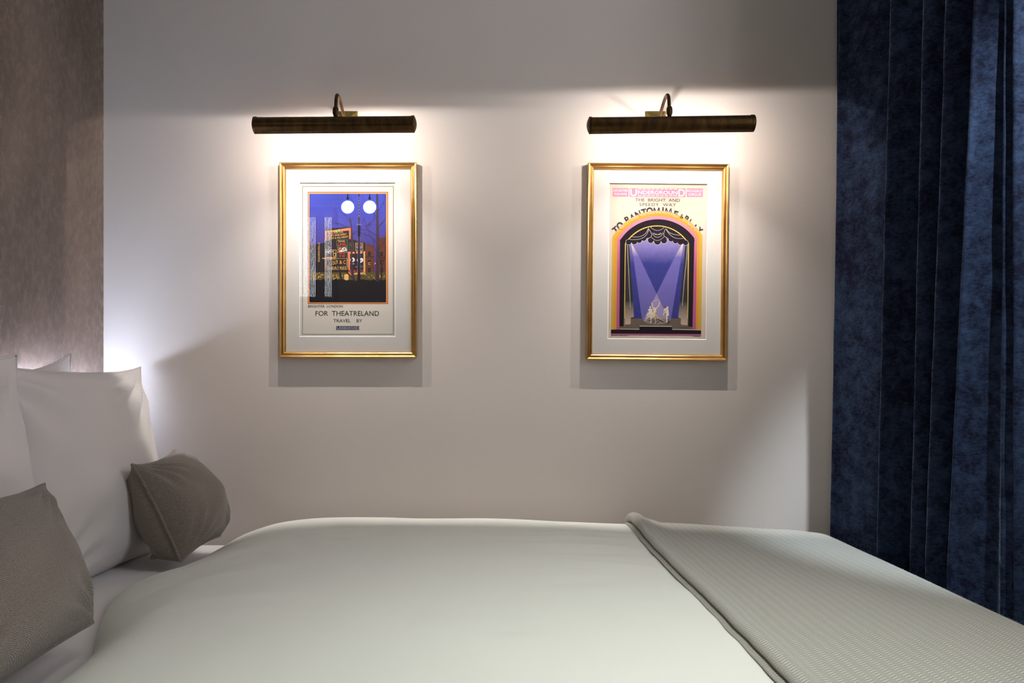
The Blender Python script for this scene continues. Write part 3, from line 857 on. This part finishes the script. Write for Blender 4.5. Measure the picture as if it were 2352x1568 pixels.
def paint1(p):
    rr = random.Random(11)
    p.rect(684, 415, 912, 778, paper1, 0)
    p.frame(693.2, 426.2, 903.0, 767.4, .95, K, 1)
    p.rect(705.6, 439.0, 890.8, 697.4, red_, 1); p.rect(707.2, 440.8, 889.0, 695.6, orange_, 2)
    p.rect(709.2, 443.4, 886.2, 693.6, sky1, 3)
    # brick building right, dark buildings, lit street, crowd
    p.poly([(866, 556), (868, 549), (875, 545), (886.2, 543), (886.2, 642), (866, 642)], brn2, 4)
    p.poly([(838, 562), (842, 561), (859, 562), (859, 642), (838, 642)], brn2, 4)
    for (wx, wy) in ((844, 576), (844, 596), (844, 614), (872, 577), (872, 596), (873, 614)):
        p.rect(wx, wy, wx+6.5, wy+11, dark1, 5)
    p.rect(838, 588, 859, 590, dark1, 5); p.rect(866, 590, 886.2, 592, dark1, 5)
    p.poly([(709.2, 562), (722, 560), (746, 556), (746, 524), (804.5, 520), (806, 548), (838, 556), (838, 642), (709.2, 642)], dark1, 4)
    p.rect(709.2, 624.5, 886.2, 648, olive, 6)
    p.poly([(709.2, 642)] + [(709.2+177*k/60, 642 + rr.uniform(-2.6, 1.8)) for k in range(61)] + [(886.2, 642), (886.2, 693.6), (709.2, 693.6)], crowd, 8)
    p.poly([(789.6, 642), (789.6, 631), (791, 629), (794.5, 628.2), (798, 629), (799.4, 631), (799.4, 644)], amber, 7)
    for k in range(46):
        x = rr.choice([rr.uniform(760, 786), rr.uniform(838, 884), rr.uniform(712, 740)]); y = rr.uniform(630, 641)
        p.disc(x, y, rr.uniform(.5, 1.1), rr.uniform(.7, 2.6), amber, 7, 8)
    for (x, y) in ((845, 635), (853, 632), (872, 631), (723, 633), (727, 628), (732, 626), (715, 623), (720, 625)): p.disc(x, y, 1, 1, amber, 9, 10)
    p.disc(713.5, 625, .8, .8, redl, 9, 8); p.rect(735, 629.5, 741.5, 631, amber, 9)
    # marquee sign
    p.poly([(745.5, 530), (804.5, 521.5), (804.8, 548), (800.8, 547.5), (800.8, 527.8), (749, 533), (748.2, 552), (745.5, 552)], salmon, 9)
    p.poly([(767, 527.3), (779, 525.5), (781, 530), (768, 532)], lime, 10)
    for k in range(9): p.stroke([(750+6*k, 529.6-.86*k*6/6.9), (752.5+6*k, 533-.86*k*6/6.9)], .5, dark1, 11)
    for k in range(5): p.stroke([(800.5, 529+4*k), (805, 531+4*k)], .5, dark1, 11)
    p.text('TELLS YOU THIS', 751, 787, 531.0, 535.6, amber, 10, .0, .13)
    p.text('NIGHT AND EVERY', 750, 795.5, 536.6, 540.8, amber, 10, .0, .11)
    p.text("NIGHT & ALL NIGHT", 751, 799, 542.6, 546.6, amber, 10, .0, .10)
    p.frame(772, 549.5, 797, 564.5, .5, grn, 9)
    p.rect(775.5, 548, 793, 566, dark1, 9)
    p.text('TRAVEL', 774.5, 792, 551, 555, amber, 10, .0); p.text('LMS', 774.5, 793.5, 557.2, 563.4, redl, 10, 0)
    p.frame(774, 566, 796.5, 578.5, .5, amber, 10)
    p.disc(780, 572, 3.4, 4, amber, 10, 14); p.disc(780, 572, 1.6, 2.6, dark1, 11, 12); p.disc(789.5, 570.5, 5.2, 3, glob, 10, 14); p.disc(790, 570.6, 3, 1.5, brn, 11, 12)
    p.poly([(776, 577), (783, 573.5), (790, 575), (796, 572), (795, 575), (784, 577)], white_, 11)
    p.frame(773, 578, 797, 591.5, .5, grn, 9); p.rect(776, 577.5, 794, 592, dark1, 9)
    p.text('W U', 777.5, 791, 578.5, 583.2, redl, 10, .0); p.text('V W', 777.8, 791.5, 584, 590.5, redl, 10, 0)
    # lower left sign block
    p.frame(745.5, 572.5, 771, 590.5, .8, amber, 9); p.text('KEYT', 748, 766, 575, 580, glob, 10, .0); p.disc(767, 584, 3.6, 4.5, amber, 10, 16); p.disc(767, 584, 2.4, 3.4, dark1, 11, 16)
    p.rect(745.5, 590.8, 770, 592, salmon, 9)
    for k in range(18): p.disc(747+1.45*k, 595, .55, .55, amber, 10, 6)
    for k in range(14): p.disc(746.2, 597+1.45*k, .6, .6, amber, 10, 6); p.disc(796, 594.5+1.25*k, .6, .6, amber, 10, 6)
    p.text('OUT', 761, 776, 598, 606, amber, 10, .0, .18); p.text('& C', 779, 793, 597, 605, amber, 10, .0)
    p.text('THEATRES', 747.5, 794.5, 611, 617.3, amber, 10, .0)
    p.frame(745.5, 592.5, 797, 618.2, .5, amber, 9)
    # framed sign right of centre
    p.frame(801, 557, 811.5, 574, .4, grn, 9); p.text('O', 804, 808, 559.5, 564, grn, 10, .0)
    p.frame(815.5, 556.3, 833, 575, .5, amber, 9); p.text('ONCE', 817, 831.5, 558.5, 563.2, amber, 10, .0); p.text('VARY', 817, 831.8, 564.8, 569.6, glob, 10, .0); p.text('NIGHT', 817, 831.6, 570.8, 575, grn, 10, .0)
    p.poly([(798, 577), (813.5, 577), (813.5, 581.5), (803, 581.5), (803, 622), (798.5, 617)], salmon, 9)
    p.poly([(817, 576.2), (831.5, 576), (831.5, 581), (817, 581)], salmon, 9)
    p.poly([(834, 576), (837.5, 576), (838.2, 629.5), (812, 629.5), (812, 626), (834, 625)], amber, 9)
    p.poly([(798.6, 623), (801.5, 622), (806, 631.5), (803, 632)], salmon, 9)
    for k in range(13): p.stroke([(798, 580+3.2*k), (803, 583+3.2*k)], .45, brn, 10); p.stroke([(834, 578+3.6*k), (838, 580+3.6*k)], .45, brn, 10)
    for k in range(6): p.stroke([(814+3.8*k, 626), (815+3.8*k, 629.5)], .45, brn, 10)
    p.disc(808.4, 595.6, 5.6, 5.4, white_, 10, 24); p.disc(808.6, 595.2, 1.7, 1.9, dark1, 11, 12); p.stroke([(808, 597), (813, 600)], .8, dark1, 11)
    p.poly([(819, 594.5), (823, 592.5), (831, 591.5), (833.4, 594), (833, 599), (829, 602), (824, 603), (820.5, 606), (821, 600), (819, 598)], white_, 10)
    p.text('Iv', 826, 831, 595, 599.5, brn, 11, .02)
    p.rect(804, 604.2, 812.5, 605.6, white_, 10); p.text('C', 805.5, 809.5, 609, 613.4, grn, 10, .0); p.text('and', 815, 831, 608.5, 613.2, grn, 10, .0)
    p.text('LYMONS', 803.8, 833, 618.5, 625.4, redl, 10, .0) if False else p.text('I AMS', 803.8, 833, 618.5, 625.4, redl, 10, .0)
    p.text('C', 844.8, 850.2, 601.2, 607.2, amber, 12, .02); p.text('A', 858.8, 863.2, 601.2, 606.6, amber, 12, .02); p.text('I', 876.6, 878.6, 600.6, 605.6, amber, 12, .0, -.35)
    for k, ch in enumerate('HIPPODROME'): p.text(ch, 729.8, 733.4, 556+4.5*k, 559.6+4.5*k, amber, 10, .0) if ch != 'I' else p.rect(731.2, 556+4.5*k, 732, 559.6+4.5*k, amber, 10)
    for x in (740.6, 744.2): p.disc(x, 592.2, 1.4, 1.4, amber, 10, 10)
    # trees
    def tree(x, y, ang, ln, w, dep, L, m):
        x1, y1 = x+math.cos(ang)*ln, y-math.sin(ang)*ln
        x1 = max(710, min(885.6, x1)); y1 = max(444, y1)
        mx, my = (x+x1)/2 + rr.uniform(-.08, .08)*ln, (y+y1)/2
        p.stroke([(x, y), (mx, my), (x1, y1)], (w, w*.65), m, L)
        if dep and y1 > 446:
            for q in range(2 if dep > 1 else 2):
                tree(x1, y1, ang + rr.uniform(.25, .6)*(1 if q else -1), ln*rr.uniform(.62, .82), w*.6, dep-1, L, m)
    p.stroke([(866, 646), (866, 600), (867, 560), (866, 500), (865.5, 443.6)], (8.5, 4.2), brn, 13)
    for (x, y, a, ln, w) in ((866, 560, 2.3, 26, 1.6), (867, 520, .8, 24, 1.6), (866, 500, 2.2, 22, 1.2), (866, 486, 1.0, 22, 1.2), (866, 540, 2.6, 26, 1.2), (867, 575, .9, 20, 1.2)): tree(x, y, a, ln, w, 3, 13, brn)
    p.stroke([(812, 643), (809, 625), (806, 595), (808, 550), (806, 520), (802.5, 497)], (5.5, 2.2), brn, 13)
    for (x, y, a, ln, w) in ((805, 510, 2.2, 20, .9), (805, 506, .9, 16, .9), (807, 540, .7, 26, .9), (807, 548, 2.5, 30, .8), (806, 525, 2.7, 28, .8)): tree(x, y, a, ln, w, 3, 12, brn)
    p.stroke([(783, 645), (779, 620), (776, 606)], (3.5, 1.8), dusk, 13); p.stroke([(818, 642), (828, 632), (838, 624)], (1.2, .8), dusk, 13); p.stroke([(812, 640), (800, 628), (790, 620)], (2.5, .8), dusk, 13)
    tree(876, 640, 1.55, 34, 3.4, 4, 13, dark1)
    for (x, y, a, ln) in ((790, 468, 2.4, 16), (786, 458, 1.9, 14), (838, 462, 2.0, 12), (812, 462, 2.3, 12), (776, 500, 2.0, 16), (850, 520, 1.2, 20), (838, 545, 1.4, 26)): tree(x, y, a, ln, .7, 3, 12, brn)
    # lamp post and globes
    p.rect(822.0, 443.4, 825.0, 514, steel, 15)
    p.stroke([(822.4, 452), (822.2, 500)], .45, steel2, 16); p.stroke([(824.9, 452), (825, 500)], .45, steel2, 16)
    for k in range(7): p.disc(823.6, 452+7*k, .9, 1.6, steel2, 16, 8)
    p.rect(821.2, 500, 826.0, 514, steel, 15); p.stroke([(821.6, 503), (821.4, 513)], .5, steel2, 16); p.stroke([(825.6, 503), (825.9, 513)], .5, steel2, 16)
    p.poly([(816.4, 514.6), (821, 513.4), (827, 513.4), (830.6, 514.6), (827, 515.4), (820, 515.4)], steel2, 16)
    p.poly([(821.2, 515.2), (826.4, 515.2), (827.0, 644), (820.0, 644)], dusk, 15)
    p.stroke([(821.4, 542), (820.6, 628)], .8, steel2, 16); p.stroke([(825.8, 542), (826.6, 628)], .8, steel2, 16)
    for (x, y) in ((797.6, 474.2), (848.2, 474.2)):
        p.disc(x, y, 17.6, 17.6, halo, 14, 48); p.disc(x, y, 14.9, 14.9, glob, 17, 48)
        p.rect(x-.9, 443.4, x+.9, 450, K, 18); p.poly([(x-1.2, 449), (x+1.2, 449), (x+3, 456.2), (x-3, 456.2)], K, 18)
    # writing
    p.text('BRIGHTER  LONDON', 706.2, 786.0, 699.8, 705.6, K, 5, .008)
    p.text('FOR  THEATRELAND', 723.4, 869.8, 713.4, 724.7, K, 5, .004)
    p.text('TRAVEL    BY', 764.4, 830.8, 732.2, 739.6, K, 5, .004)
    p.rect(771.2, 748.2, 824.0, 757.2, logo_blue, 4)
    p.text('U', 773.0, 779.4, 749.4, 756.0, white_, 5, .0); p.text('D', 817.0, 823.0, 749.4, 756.0, white_, 5, .0)
    p.text('NDERGROUN', 780.4, 816.2, 750.9, 754.6, white_, 5, .0)
    for k in range(9):
        p.rect(780.6+4*k, 749.5, 783.4+4*k, 750.0, white_, 5); p.rect(780.6+4*k, 755.5, 783.4+4*k, 756.0, white_, 5)
    p.text('F. C. NIGHTSCENE 1924', 846, 872.5, 689.4, 691.0, grey_txt, 9, 0) if False else p.text('\u2013  \u2013\u2013 \u2013\u2013\u2013\u2013', 846, 872.5, 689.8, 690.4, grey_txt, 9, 0)
framed_picture('gold framed night street print with two white globe lamps and FOR THEATRELAND text', CX1, CY1, 0.0, (640.2, 371.3, 956.6, 821.4), (689.2, 420.2, 907.4, 771.8), None, paint1)

# ---- picture 2: stage with curtains and crossed light beams
CX2, CY2, A2 = 1511.0, 600.0, .0096
def R2(px, py):
    dx, dy = px-CX2, py-CY2; c, s = math.cos(A2), math.sin(A2)
    return CX2 + dx*c + dy*s, CY2 - dx*s + dy*c
paper2 = ink('paper_peach', (236, 214, 196)); pink_ = ink('ink_pink', (226, 150, 182)); yel = ink('ink_yellow', (222, 184, 78)); yel2 = ink('ink_pale_yellow', (236, 200, 100))
org2 = ink('ink_marigold', (238, 162, 62)); rose = ink('ink_rose', (196, 92, 142), (226, 140, 172), 'Z', zt(620, CY2), zt(510, CY2), 0)
blk2 = ink('ink_stage_black', (34, 24, 34)); stage = ink('ink_stage_floor', (118, 102, 92)); cream2 = ink('ink_cream', (240, 226, 200)); pw = ink('ink_paper_white', (250, 240, 236))
bluebk = ink('ink_backdrop', (34, 40, 138), (152, 136, 204), 'Z', zt(605, CY2), zt(548, CY2), .35)
beam = ink('ink_beam', (110, 100, 184), (232, 212, 204), 'Z', zt(590, CY2), zt(562, CY2), .15); cross = ink('ink_beam_cross', (166, 152, 196)); spot_ = ink('ink_spot_floor', (150, 134, 130))
drape = ink('ink_drape', (210, 184, 166), (30, 24, 30), 'Z', zt(742, CY2), zt(690, CY2), .1); mauve = ink('ink_mauve', (204, 160, 148))
# letters of the arch: black above the arch's outer band, mauve where they cross it
AC = (1512.4, 604.3); AR = 121.6
mL = NT('ink_arch_letters'); mL.set(Roughness=.75)
tc = mL.n('ShaderNodeTexCoord'); vm = mL.n('ShaderNodeVectorMath', operation='DISTANCE')
cb = mL.n('ShaderNodeMapping'); cb.inputs['Scale'].default_value = (1, 0, 1); mL.l(tc.outputs['Object'], cb.inputs[0]); mL.l(cb.outputs[0], vm.inputs[0])
AX, AY = R2(*AC)
vm.inputs[1].default_value = ((AX-CX2)*M_P, 0, -(AY-CY2)*M_P)
mL.base(mL.mix(mL.math('LESS_THAN', vm.outputs['Value'], AR*M_P), lin((34, 24, 34)), lin((206, 158, 140))))
LET = mL.m
def paint2(p):
    z5 = lambda x, y: R2(1390+x/8.252, 410+y/8.252)
    z6 = lambda x, y: R2(1390+x/7.84, 590+y/7.84)
    q5 = lambda pts: [z5(*a) for a in pts]
    q6 = lambda pts: [z6(*a) for a in pts]
    w0 = R2(1400.2, 421.2); w1 = R2(1620.6, 778.6)
    p.rect(w0[0]-5, w0[1]-5, w1[0]+5, w1[1]+5, paper2, 0)
    # header
    def box(a, b, c, d, m, L): p.poly([z5(a, b), z5(c, b+.004*(c-a)), z5(c, d+.004*(c-a)), z5(a, d)], m, L)
    box(148, 168, 450, 331, pink_, 2); box(472, 171, 1534, 335, pink_, 2); box(1560, 173, 1866, 338, pink_, 2)
    def tx(t, a, c, b, d, m, L, w=0.0, ang=0, sp=1.0):
        A = z5(a, b); B = z5(c, d); p.text(t, A[0], B[0], A[1], B[1], m, L, w, ang, sp)
    tx('LEICESTER', 160, 440, 190, 238, pw, 3, .012); tx('SQUARE', 182, 420, 260, 306, pw, 3, .012)
    tx('PICCADILLY', 1568, 1856, 200, 248, pw, 3, .012); tx('CIRCUS', 1590, 1834, 268, 312, pw, 3, .012)
    tx('U', 484, 612, 184, 322, pw, 3, .02); tx('D', 1400, 1524, 190, 328, pw, 3, .02)
    tx('NDERGROUN', 632, 1382, 214, 292, pw, 3, .022)
    for k in range(9):
        a = 634+84.5*k; box(a, 182, a+62, 196, pw, 3); box(a, 306, a+62, 320, pw, 3)
    tx('THE  BRIGHT  AND', 580, 1428, 362, 430, blk2, 3, .0); tx('SPEEDY  WAY', 660, 1352, 452, 516, blk2, 3, .0, 0, 1.15)
    # bands of the arch (z5 coordinates)
    bot = 1303/7.84*8.252 + 180*8.252          # bottom in z5 units
    def band(xl, xr, R, cx, cy, m, L, yb=None, x_l=None, x_r=None):
        pts = []
        n = 40
        aL = math.acos((cx-xl)/R); aR = math.acos((xr-cx)/R)
        for k in range(n+1):
            a = PI-aL - (PI-aL-aR)*k/n
            pts.append((cx+R*math.cos(a), cy-R*math.sin(a)))
        yb_ = yb or bot
        # the band edges lean very slightly as measured
        p.poly(q5([(x_l if x_l is not None else xl-16, yb_)] + pts + [(x_r if x_r is not None else xr-16, yb_)]), m, L)
    def zx(x): return x/7.84*8.252
    band(140, 1858, 1003, 1010, 1603, yel, 4, x_l=zx(115), x_r=zx(1742))
    band(190, 1806, 948, 1010, 1603, org2, 5, x_l=zx(162), x_r=zx(1692))
    band(240, 1755, 898, 1010, 1603, rose, 6, x_l=zx(208), x_r=zx(1644))
    band(290, 1704, 843, 1010, 1603, blk2, 7, x_l=zx(264), x_r=zx(1584))
    p.poly(q5([(282, 1167), (300, 1140), (330, 1120), (330, 1180), (300, 1185)]), blk2, 8); p.poly(q5([(1712, 1172), (1695, 1145), (1665, 1125), (1665, 1185), (1695, 1190)]), blk2, 8)
    # yellow scalloped inner edge, then black opening
    xi = zx(350); xj = zx(1510)
    def inner(xl, xr, R, m, L, xb_l, xb_r, yb):
        pts = []
        cx, cy = (xl+xr)/2, 1582
        aL = math.acos((cx-xl)/R)
        for k in range(41):
            a = PI-aL-(PI-2*aL)*k/40; pts.append((cx+R*math.cos(a), cy-R*math.sin(a)))
        p.poly(q5([(xb_l, yb)] + pts + [(xb_r, yb)]), m, L)
    y_in = (1250/7.84+180)*8.252
    inner(383, 1602, 704, yel2, 8, zx(347), zx(1502), y_in)
    inner(402, 1584, 688, blk2, 9, zx(362), zx(1488), y_in-6)
    for k in range(27):                                       # scallops under the arch
        a = math.radians(32+116*k/26); p.disc(*z5(993+692*math.cos(a), 1582-692*math.sin(a)), 2.1, 1.7, yel2, 10, 12)
    for k in range(52):
        t = k/51; y = 1235+(y_in-30-1235)*t
        xl = 398+(zx(358)-398)*t; xr = 1588+(zx(1492)-1588)*t
        p.disc(*z5(xl-3, y), 1.5, 1.6, yel2, 10, 10); p.disc(*z5(xr+3, y), 1.5, 1.6, yel2, 10, 10)
    # backdrop
    p.poly(q5([(455, 1195), (560, 1120), (1430, 1120), (1532, 1195)]) + q6([(1432, 0), (1325, 1102), (525, 1102), (455, 0)]), bluebk, 11)
    # floor
    p.poly(q6([(352, 1102), (1500, 1102), (1500, 1245), (1585, 1258), (1585, 1305), (266, 1296), (266, 1245), (352, 1245)]), stage, 12)
    # beams
    Ls = q5([(500, 1235), (528, 1240)]); 
    p.poly(q5([(500, 1228), (522, 1240)]) + q6([(625, 0), (935, 655), (1165, 1130), (1120, 1190), (940, 1212), (760, 1190), (685, 1130), (665, 1075), (515, 0)]), beam, 13)
    p.poly(q5([(1468, 1232), (1492, 1235)]) + q6([(1384, 0), (1196, 1110), (1180, 1140), (1120, 1190), (940, 1212), (760, 1190), (690, 1140), (935, 655), (1260, 0)]), beam, 14)
    p.poly(q6([(935, 660), (1100, 1000), (1165, 1130), (1140, 1175), (1060, 1205), (940, 1212), (820, 1205), (740, 1180), (690, 1140), (760, 1005)]), cross, 15)
    p.poly(q6([(700, 1108), (1178, 1108), (1178, 1140), (1140, 1175), (1060, 1205), (940, 1215), (820, 1205), (740, 1180), (690, 1142)]), spot_, 16)
    # side drapes
    p.poly(q5([(402, 1225), (440, 1215)]) + q6([(420, 0), (470, 1095), (465, 1205), (410, 1212), (362, 1212), (375, 0)]), drape, 17)
    p.poly(q5([(440, 1215), (458, 1215)]) + q6([(458, 0), (500, 600), (526, 1075), (500, 1086), (466, 1090), (420, 0)]), drape, 18)
    p.stroke(q5([(432, 1240)]) + q6([(418, 0), (440, 450), (462, 900)]), .7, pw, 19)
    p.poly(q5([(1584, 1235), (1560, 1230)]) + q6([(1478, 0), (1376, 1080), (1372, 1210), (1430, 1224), (1492, 1226), (1498, 0)]), drape, 17)
    p.poly(q5([(1560, 1230), (1540, 1230)]) + q6([(1434, 0), (1385, 500), (1326, 1085), (1350, 1098), (1378, 1102), (1478, 0)]), drape, 18)
    p.stroke(q5([(1568, 1245)]) + q6([(1480, 0), (1432, 450), (1400, 870)]), .7, pw, 19)
    # valance: black scallops edged white
    sc = [(452, 1195, 52), (560, 1185, 55), (655, 1160, 52), (742, 1125, 50), (812, 1085, 42), (872, 1160, 55), (1000, 1182, 64), (1125, 1165, 58), (1195, 1085, 42), (1258, 1135, 50), (1345, 1170, 52), (1438, 1195, 54), (1535, 1208, 50)]
    for (x, y, r) in sc:
        c_ = z5(x, y); rr_ = r/8.252
        p.disc(c_[0], c_[1], rr_+.55, rr_+.55, pw, 20, 24); 
    for (x, y, r) in sc:
        c_ = z5(x, y); rr_ = r/8.252; p.disc(c_[0], c_[1], rr_, rr_, blk2, 21, 24)
    low = [(405, 1232), (452, 1215), (560, 1195), (655, 1165), (742, 1130), (812, 1110), (872, 1165), (1000, 1185), (1125, 1165), (1195, 1110), (1258, 1140), (1345, 1175), (1438, 1200), (1535, 1218), (1582, 1232)]
    for k in range(60):
        xa, xb = 405+1177*k/60, 405+1177*(k+1)/60
        ya = 1582-math.sqrt(max(0, 684**2-(xa-993)**2)); yb_ = 1582-math.sqrt(max(0, 684**2-(xb-993)**2))
        p.poly(q5([(xa, ya), (xb, yb_), (xb, max(yb_+1, interp(xb, low))), (xa, max(ya+1, interp(xa, low)))]), blk2, 22)
    def arc(pts3, w=.55, m=pw, L=24):
        (x0, y0), (xm, ym), (x1, y1) = pts3; out = []
        for k in range(15):
            t = k/14; out.append(z5((1-t)**2*x0+2*t*(1-t)*(2*xm-.5*x0-.5*x1)+t*t*x1, (1-t)**2*y0+2*t*(1-t)*(2*ym-.5*y0-.5*y1)+t*t*y1))
        p.stroke(out, w, m, L)
    for a in (((520, 1095), (720, 1070), (825, 935)), ((480, 1145), (730, 1110), (835, 935)), ((870, 915), (1000, 975), (1130, 915)), ((1170, 945), (1260, 1030), (1430, 1065)), ((1160, 945), (1300, 1100), (1490, 1125)),
              ((900, 1020), (1000, 1055), (1110, 1020)), ((905, 1040), (1000, 1105), (1105, 1040)), ((885, 1100), (1000, 1165), (1120, 1095)), ((830, 945), (880, 1020), (890, 1070)), ((890, 1070), (860, 1110), (815, 1120)),
              ((1150, 945), (1125, 1010), (1120, 1065)), ((1120, 1065), (1150, 1100), (1190, 1110)), ((940, 1020), (960, 1045), (990, 1040)), ((1015, 1040), (1040, 1045), (1060, 1015))): arc(a)
    # letters over the arch
    def al(ch, x, y, w, h, deg):
        c_ = z5(x, y); W = w*1.12/8.252; Hh = h*1.17/8.252
        if ch == 'M':
            ca, sa = math.cos(math.radians(deg)), math.sin(math.radians(deg))
            T = lambda X, Yv: (c_[0] + X*ca + Yv*sa, c_[1] - X*sa + Yv*ca)
            for a_, b_ in (((-W/2+.8, Hh/2), (-W*.30, -Hh/2)), ((-W*.30, -Hh/2+.6), (0, Hh*.40)), ((0, Hh*.40), (W*.30, -Hh/2+.6)), ((W*.30, -Hh/2), (W/2-.8, Hh/2))):
                p.stroke([T(*a_), T(*b_)], 2.3, LET, 25)
            return
        p.text(ch, c_[0]-W/2, c_[0]+W/2, c_[1]-Hh/2, c_[1]+Hh/2, LET, 25, .032, math.radians(deg))
    for ch, x, y, w, h, d in (('T', 205, 958, 90, 100, 40), ('O', 292, 882, 110, 118, 38), ('P', 425, 770, 66, 108, 28), ('A', 528, 722, 92, 108, 25), ('N', 632, 664, 96, 104, 22), ('T', 745, 625, 90, 106, 12), ('O', 853, 604, 112, 118, 6),
                              ('M', 985, 600, 130, 104, 2), ('I', 1105, 592, 24, 104, -2), ('M', 1208, 610, 130, 104, -5), ('E', 1350, 662, 72, 106, -15),
                              ('P', 1548, 755, 66, 108, -30), ('L', 1628, 822, 56, 104, -33), ('A', 1705, 910, 92, 104, -38), ('Y', 1800, 970, 90, 100, -42)): al(ch, x, y, w, h, d)
    c_ = z5(1465, 706); p.text('&', c_[0]-4, c_[0]+4, c_[1]-5, c_[1]+5, blk2, 25, -.005, -.25)
    # stage front
    p.poly(q6([(113, 1303), (625, 1305), (625, 1250), (1215, 1250), (1215, 1308), (1740, 1318), (1738, 1386), (113, 1375)]), blk2, 20)
    p.poly(q6([(113, 1375), (1738, 1386), (1736, 1408), (113, 1397)]), rose, 20)
    p.stroke(q6([(266, 1294), (622, 1298)]), 1.3, cream2, 21); p.stroke(q6([(630, 1241), (1212, 1246)]), 1.5, cream2, 21); p.stroke(q6([(1218, 1300), (1584, 1305)]), 1.3, cream2, 21)
    # dancers and the stooping player
    sk = cream2
    S = lambda pts, w, m=sk, L=27: p.stroke(q6(pts), w, m, L)
    S([(850, 825), (862, 890), (885, 940)], 2.0); S([(995, 800), (975, 870), (920, 930)], 2.0); S([(838, 830), (880, 790), (940, 770), (985, 768)], .8, cream2)
    p.poly(q6([(868, 925), (900, 920), (930, 935), (925, 990), (900, 1010), (868, 1000), (880, 960)]), sk, 27); p.disc(*z6(910, 905), 1.8, 2.2, sk, 27, 14); p.disc(*z6(917, 893), 1.2, 1.2, K, 28, 10)
    p.disc(*z6(818, 902), 2.0, 2.4, sk, 27, 14); p.poly(q6([(775, 940), (815, 925), (862, 935), (850, 990), (810, 990)]), sk, 27)
    p.poly(q6([(800, 985), (850, 985), (905, 1030), (905, 1070), (850, 1100), (790, 1085), (750, 1050), (765, 1015)]), sk, 28)
    for k in range(4): S([(758+6*k, 1035+14*k-20), (800, 1030+14*k), (850, 1030+14*k+5), (900-6*k, 1035+14*k)], .35, rose, 29)
    S([(775, 1075), (722, 1155)], (2.4, .9), sk); S([(832, 1085), (832, 1198)], (2.4, 1.0), sk); S([(905, 1070), (915, 1198)], (2.4, 1.0), yel2); S([(895, 1010), (960, 1090), (1065, 1150)], (3.4, 1.0), yel2)
    S([(790, 1140), (900, 1128)], .9, K, 26); S([(845, 1196), (900, 1150), (940, 1120)], 1.2, K, 26); S([(930, 1190), (980, 1150)], 1.2, K, 26); S([(960, 1120), (1060, 1165)], 1.2, K, 26)
    p.disc(*z6(1132, 905), 2.2, 2.6, sk, 27, 14); p.disc(*z6(1092, 905), 1.5, 1.4, K, 28, 10)
    p.poly(q6([(1068, 925), (1110, 905), (1145, 925), (1160, 1050), (1105, 1060), (1110, 1000), (1085, 975), (1065, 985)]), sk, 27)
    S([(1120, 990), (1070, 1000), (1055, 1045)], 2.0); S([(1120, 1050), (1118, 1180)], (3.4, 2.2), sk); S([(1130, 1120), (1165, 1140)], 1.4, K, 26); S([(1125, 1182), (1175, 1160)], 1.6, K, 26)
    S([(1085, 965), (1100, 975)], .8, K, 28); S([(1118, 930), (1105, 960)], .6, K, 28)
    p.poly(q6([(1040, 1075), (1068, 1062), (1092, 1080), (1085, 1110), (1050, 1112)]), spot_, 27); S([(1045, 1075), (1068, 1050), (1088, 1075)], .5, sk, 28)
    for k in range(4): S([(1042+13*k, 1080), (1052+10*k, 1108)], .4, sk, 28)
    A = z6(1348, 1264); p.rect(A[0], A[1], A[0]+24, A[1]+1.0, grey_txt, 21)
    # small printed lines under the picture (too fine to read in the photograph)
    A = z6(118, 1406); B = z6(1590, 1418)
    rr = random.Random(5)
    for (a0, tot) in ((A, 39), (B, 17.5)):
        x = a0[0]
        while x < a0[0]+tot:
            w = rr.uniform(.6, 1.1); p.rect(x, a0[1], x+w, a0[1]+1.5, K, 3); x += w+(.25 if rr.random() > .15 else 1.2)
ww0 = R2(1400.2, 421.2); ww1 = R2(1620.8, 778.4)
framed_picture('gold framed stage print with black curtains and crossed beams, TO PANTOMIME lettering', CX2, CY2, A2, (1349.2, 373.6, 1673.8, 827.2), (1398.6, 422.4, 1622.2, 777.6), None, paint2)
